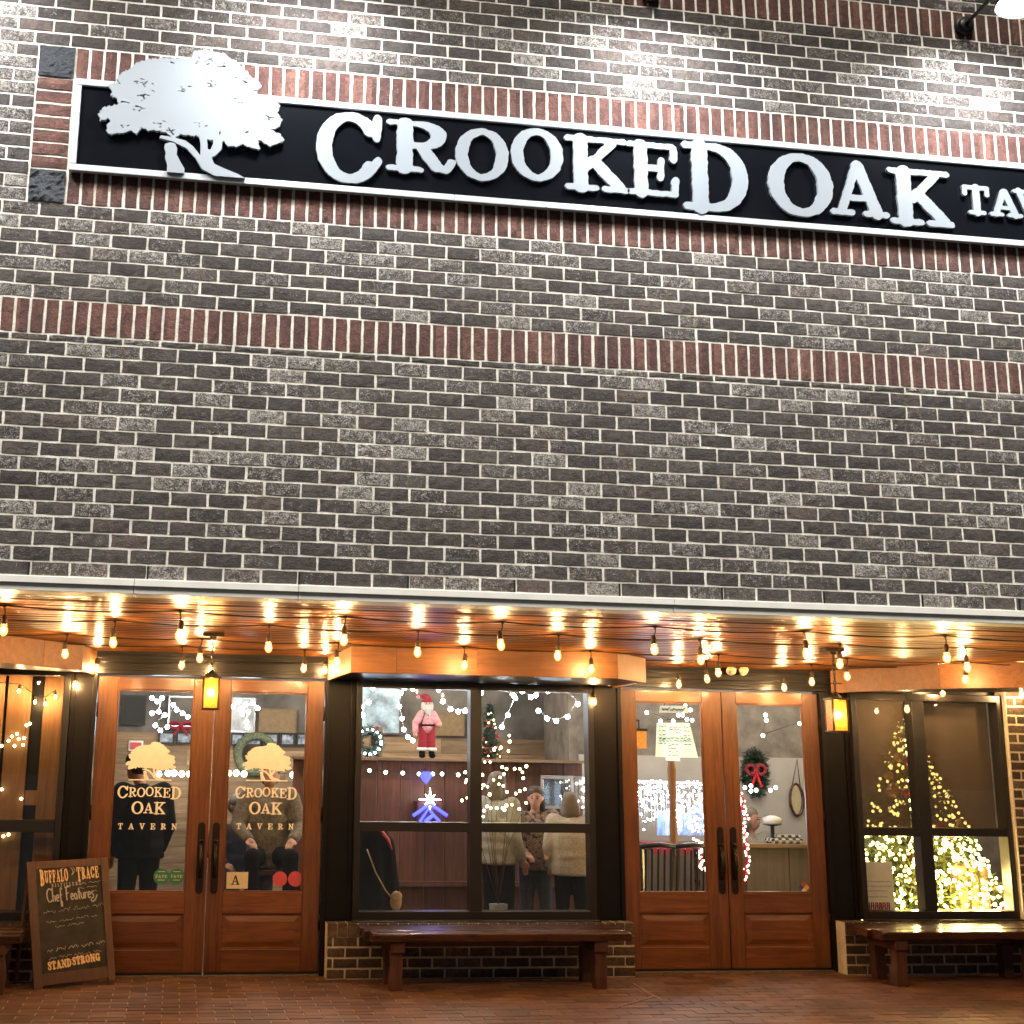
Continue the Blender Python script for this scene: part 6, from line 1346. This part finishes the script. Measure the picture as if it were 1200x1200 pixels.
for xa, xb, lab in ((6.80, 7.352, 'brown see-through roller shade in the left half of the tree window'), (7.455, 8.185, 'brown see-through roller shade in the right half of the tree window')):
    rs_ = thing('roller_shade', ((xa + xb) / 2, 4.215, 2.3), lab, 'shade'); box_obj('mesh_cloth', (xa, xb, 4.214, 4.216, 1.165, 2.33), m, rs_); obj('hem_bar', MB().tube([(xa, 4.215, 1.16), (xb, 4.215, 1.16)], .012, 8), M['framedark'], rs_); obj('roller', MB().tube([(xa, 4.23, 2.34), (xb, 4.23, 2.34)], .025, 10), M['framedark'], rs_)
a, b_ = at(1003, 1069, Y=4.155), at(1045, 1010, Y=4.155); po_ = thing('paper_poster', (a[0], 4.155, a[2]), 'white paper poster with red lettering in the lower left of the tree window', 'poster')
box_obj('paper', (a[0], b_[0], 4.153, 4.158, a[2], b_[2]), M['paper'], po_); sc_ = MB(); rs = random.Random(2)
for j, y in enumerate((1033, 1038.5, 1044, 1051)):
    x = 1005
    while x < 1040: l = rs.uniform(2, 6); sc_.tube([at(x, y, Y=4.150), at(x + l, y, Y=4.150)], .0025, 4); x += l + 1.2
obj('text_line', sc_, M['darkwall'], po_); sc_ = MB(); x = 1005
while x < 1040:
    l = rs.uniform(3, 4.5); sc_.tube([at(x, 1066, Y=4.150), at(x + .4, 1057.5, Y=4.150), at(x + l * .6, 1058, Y=4.150), at(x + l * .7, 1066, Y=4.150)], .0055, 5); sc_.tube([at(x, 1062, Y=4.150), at(x + l * .7, 1061.5, Y=4.150)], .004, 5); x += l + .6
obj('red_lettering', sc_, M['redcloth'], po_)
for i, px in enumerate((1127, 1140, 1152)):
    a = at(px, 1072, Y=4.75); zt = at(px, 1012 + i * 2, Y=4.75)[2]; kb = thing('paper_bag', (a[0], 4.75, .004), ['upright kraft paper bag nearest the tree in the lower right pane', 'middle upright kraft paper bag in the lower right pane', 'upright kraft paper bag nearest the frame in the lower right pane'][i], 'bag')
    h = 5.6 * mpp(4.75); mb = MB(); ring = [(-h, -.07), (0, -.085), (h, -.07), (h * .86, 0), (h, .07), (0, .085), (-h, .07), (-h * .86, 0)]; n = 8
    for z_, sc in ((.30, 1), (.6, .97), (zt - .03, 1.0), (zt, .94)): mb.v += [(a[0] + u * sc, 4.75 + v_ * sc, z_) for u, v_ in ring]
    mb.f = [(j * n + q, j * n + (q + 1) % n, (j + 1) * n + (q + 1) % n, (j + 1) * n + q) for j in range(3) for q in range(n)] + [tuple(range(n - 1, -1, -1))]; mb.mi = [0] * len(mb.f); obj('bag_body', mb, M['kraft'], kb)
    for sy_ in (-1, 1): obj('handle', MB().tube([(a[0] - h * .5, 4.75 + sy_ * .06, zt - .02), (a[0] - h * .4, 4.75 + sy_ * .06, zt + .06), (a[0] + h * .4, 4.75 + sy_ * .06, zt + .06), (a[0] + h * .5, 4.75 + sy_ * .06, zt - .02)], .004, 5), M['kraft'], kb, True)
wl = box_obj('window_ledge', (6.6, 9.3, 4.32, 5.0, .24, .30), M['shelfwood']); tag(wl, 'low wooden ledge under the kraft bags inside the tree window', 'ledge'); box_obj('apron', (6.62, 9.28, 4.34, 4.36, .004, .2395), M['shelfwood'], wl)

# fairy lights on the boards of the left window
fl = thing('fairy_string', at(28, 866, Y=4.34), 'loose string of warm fairy lights over the upright boards of the left window', 'string lights')
pts = [tuple(at(px, py, Y=4.34)) for px, py in ((-6, 876), (2, 874), (10, 868), (14, 863), (20, 860), (22, 866), (27, 873), (28, 865), (31, 850), (35, 848))]
obj('wire', MB().tube(pts, .0025, 5), M['cord'], fl, True); lights('fairy_light', M['fairy'], pts + [tuple(at(px, py, Y=4.34)) for px, py in ((2, 925), (25, 936), (4, 980), (10, 978), (17, 874))], .012, fl, each=True)

ib = thing('string_light', at(40, 812, Y=4.24), 'warm bulbs strung inside the boarded left window, in front of its boards', 'string lights')
P_ = [tuple(at(px, py, Y=4.24)) for px, py in ((-30, 812), (-8, 808), (22, 810), (41, 823), (53, 825), (65, 817))]
obj('cord', MB().tube([(q[0], q[1], q[2] + .06) for q in P_], .004, 5), M['cord'], ib, True)
for q in P_:
    b_ = inst('bulb', bulb_me, q, ib, scale=(.55, .55, .55)); inst('socket', sock_me, (0, 0, 0), b_); inst('filament', fil_me, (0, 0, 0), b_)
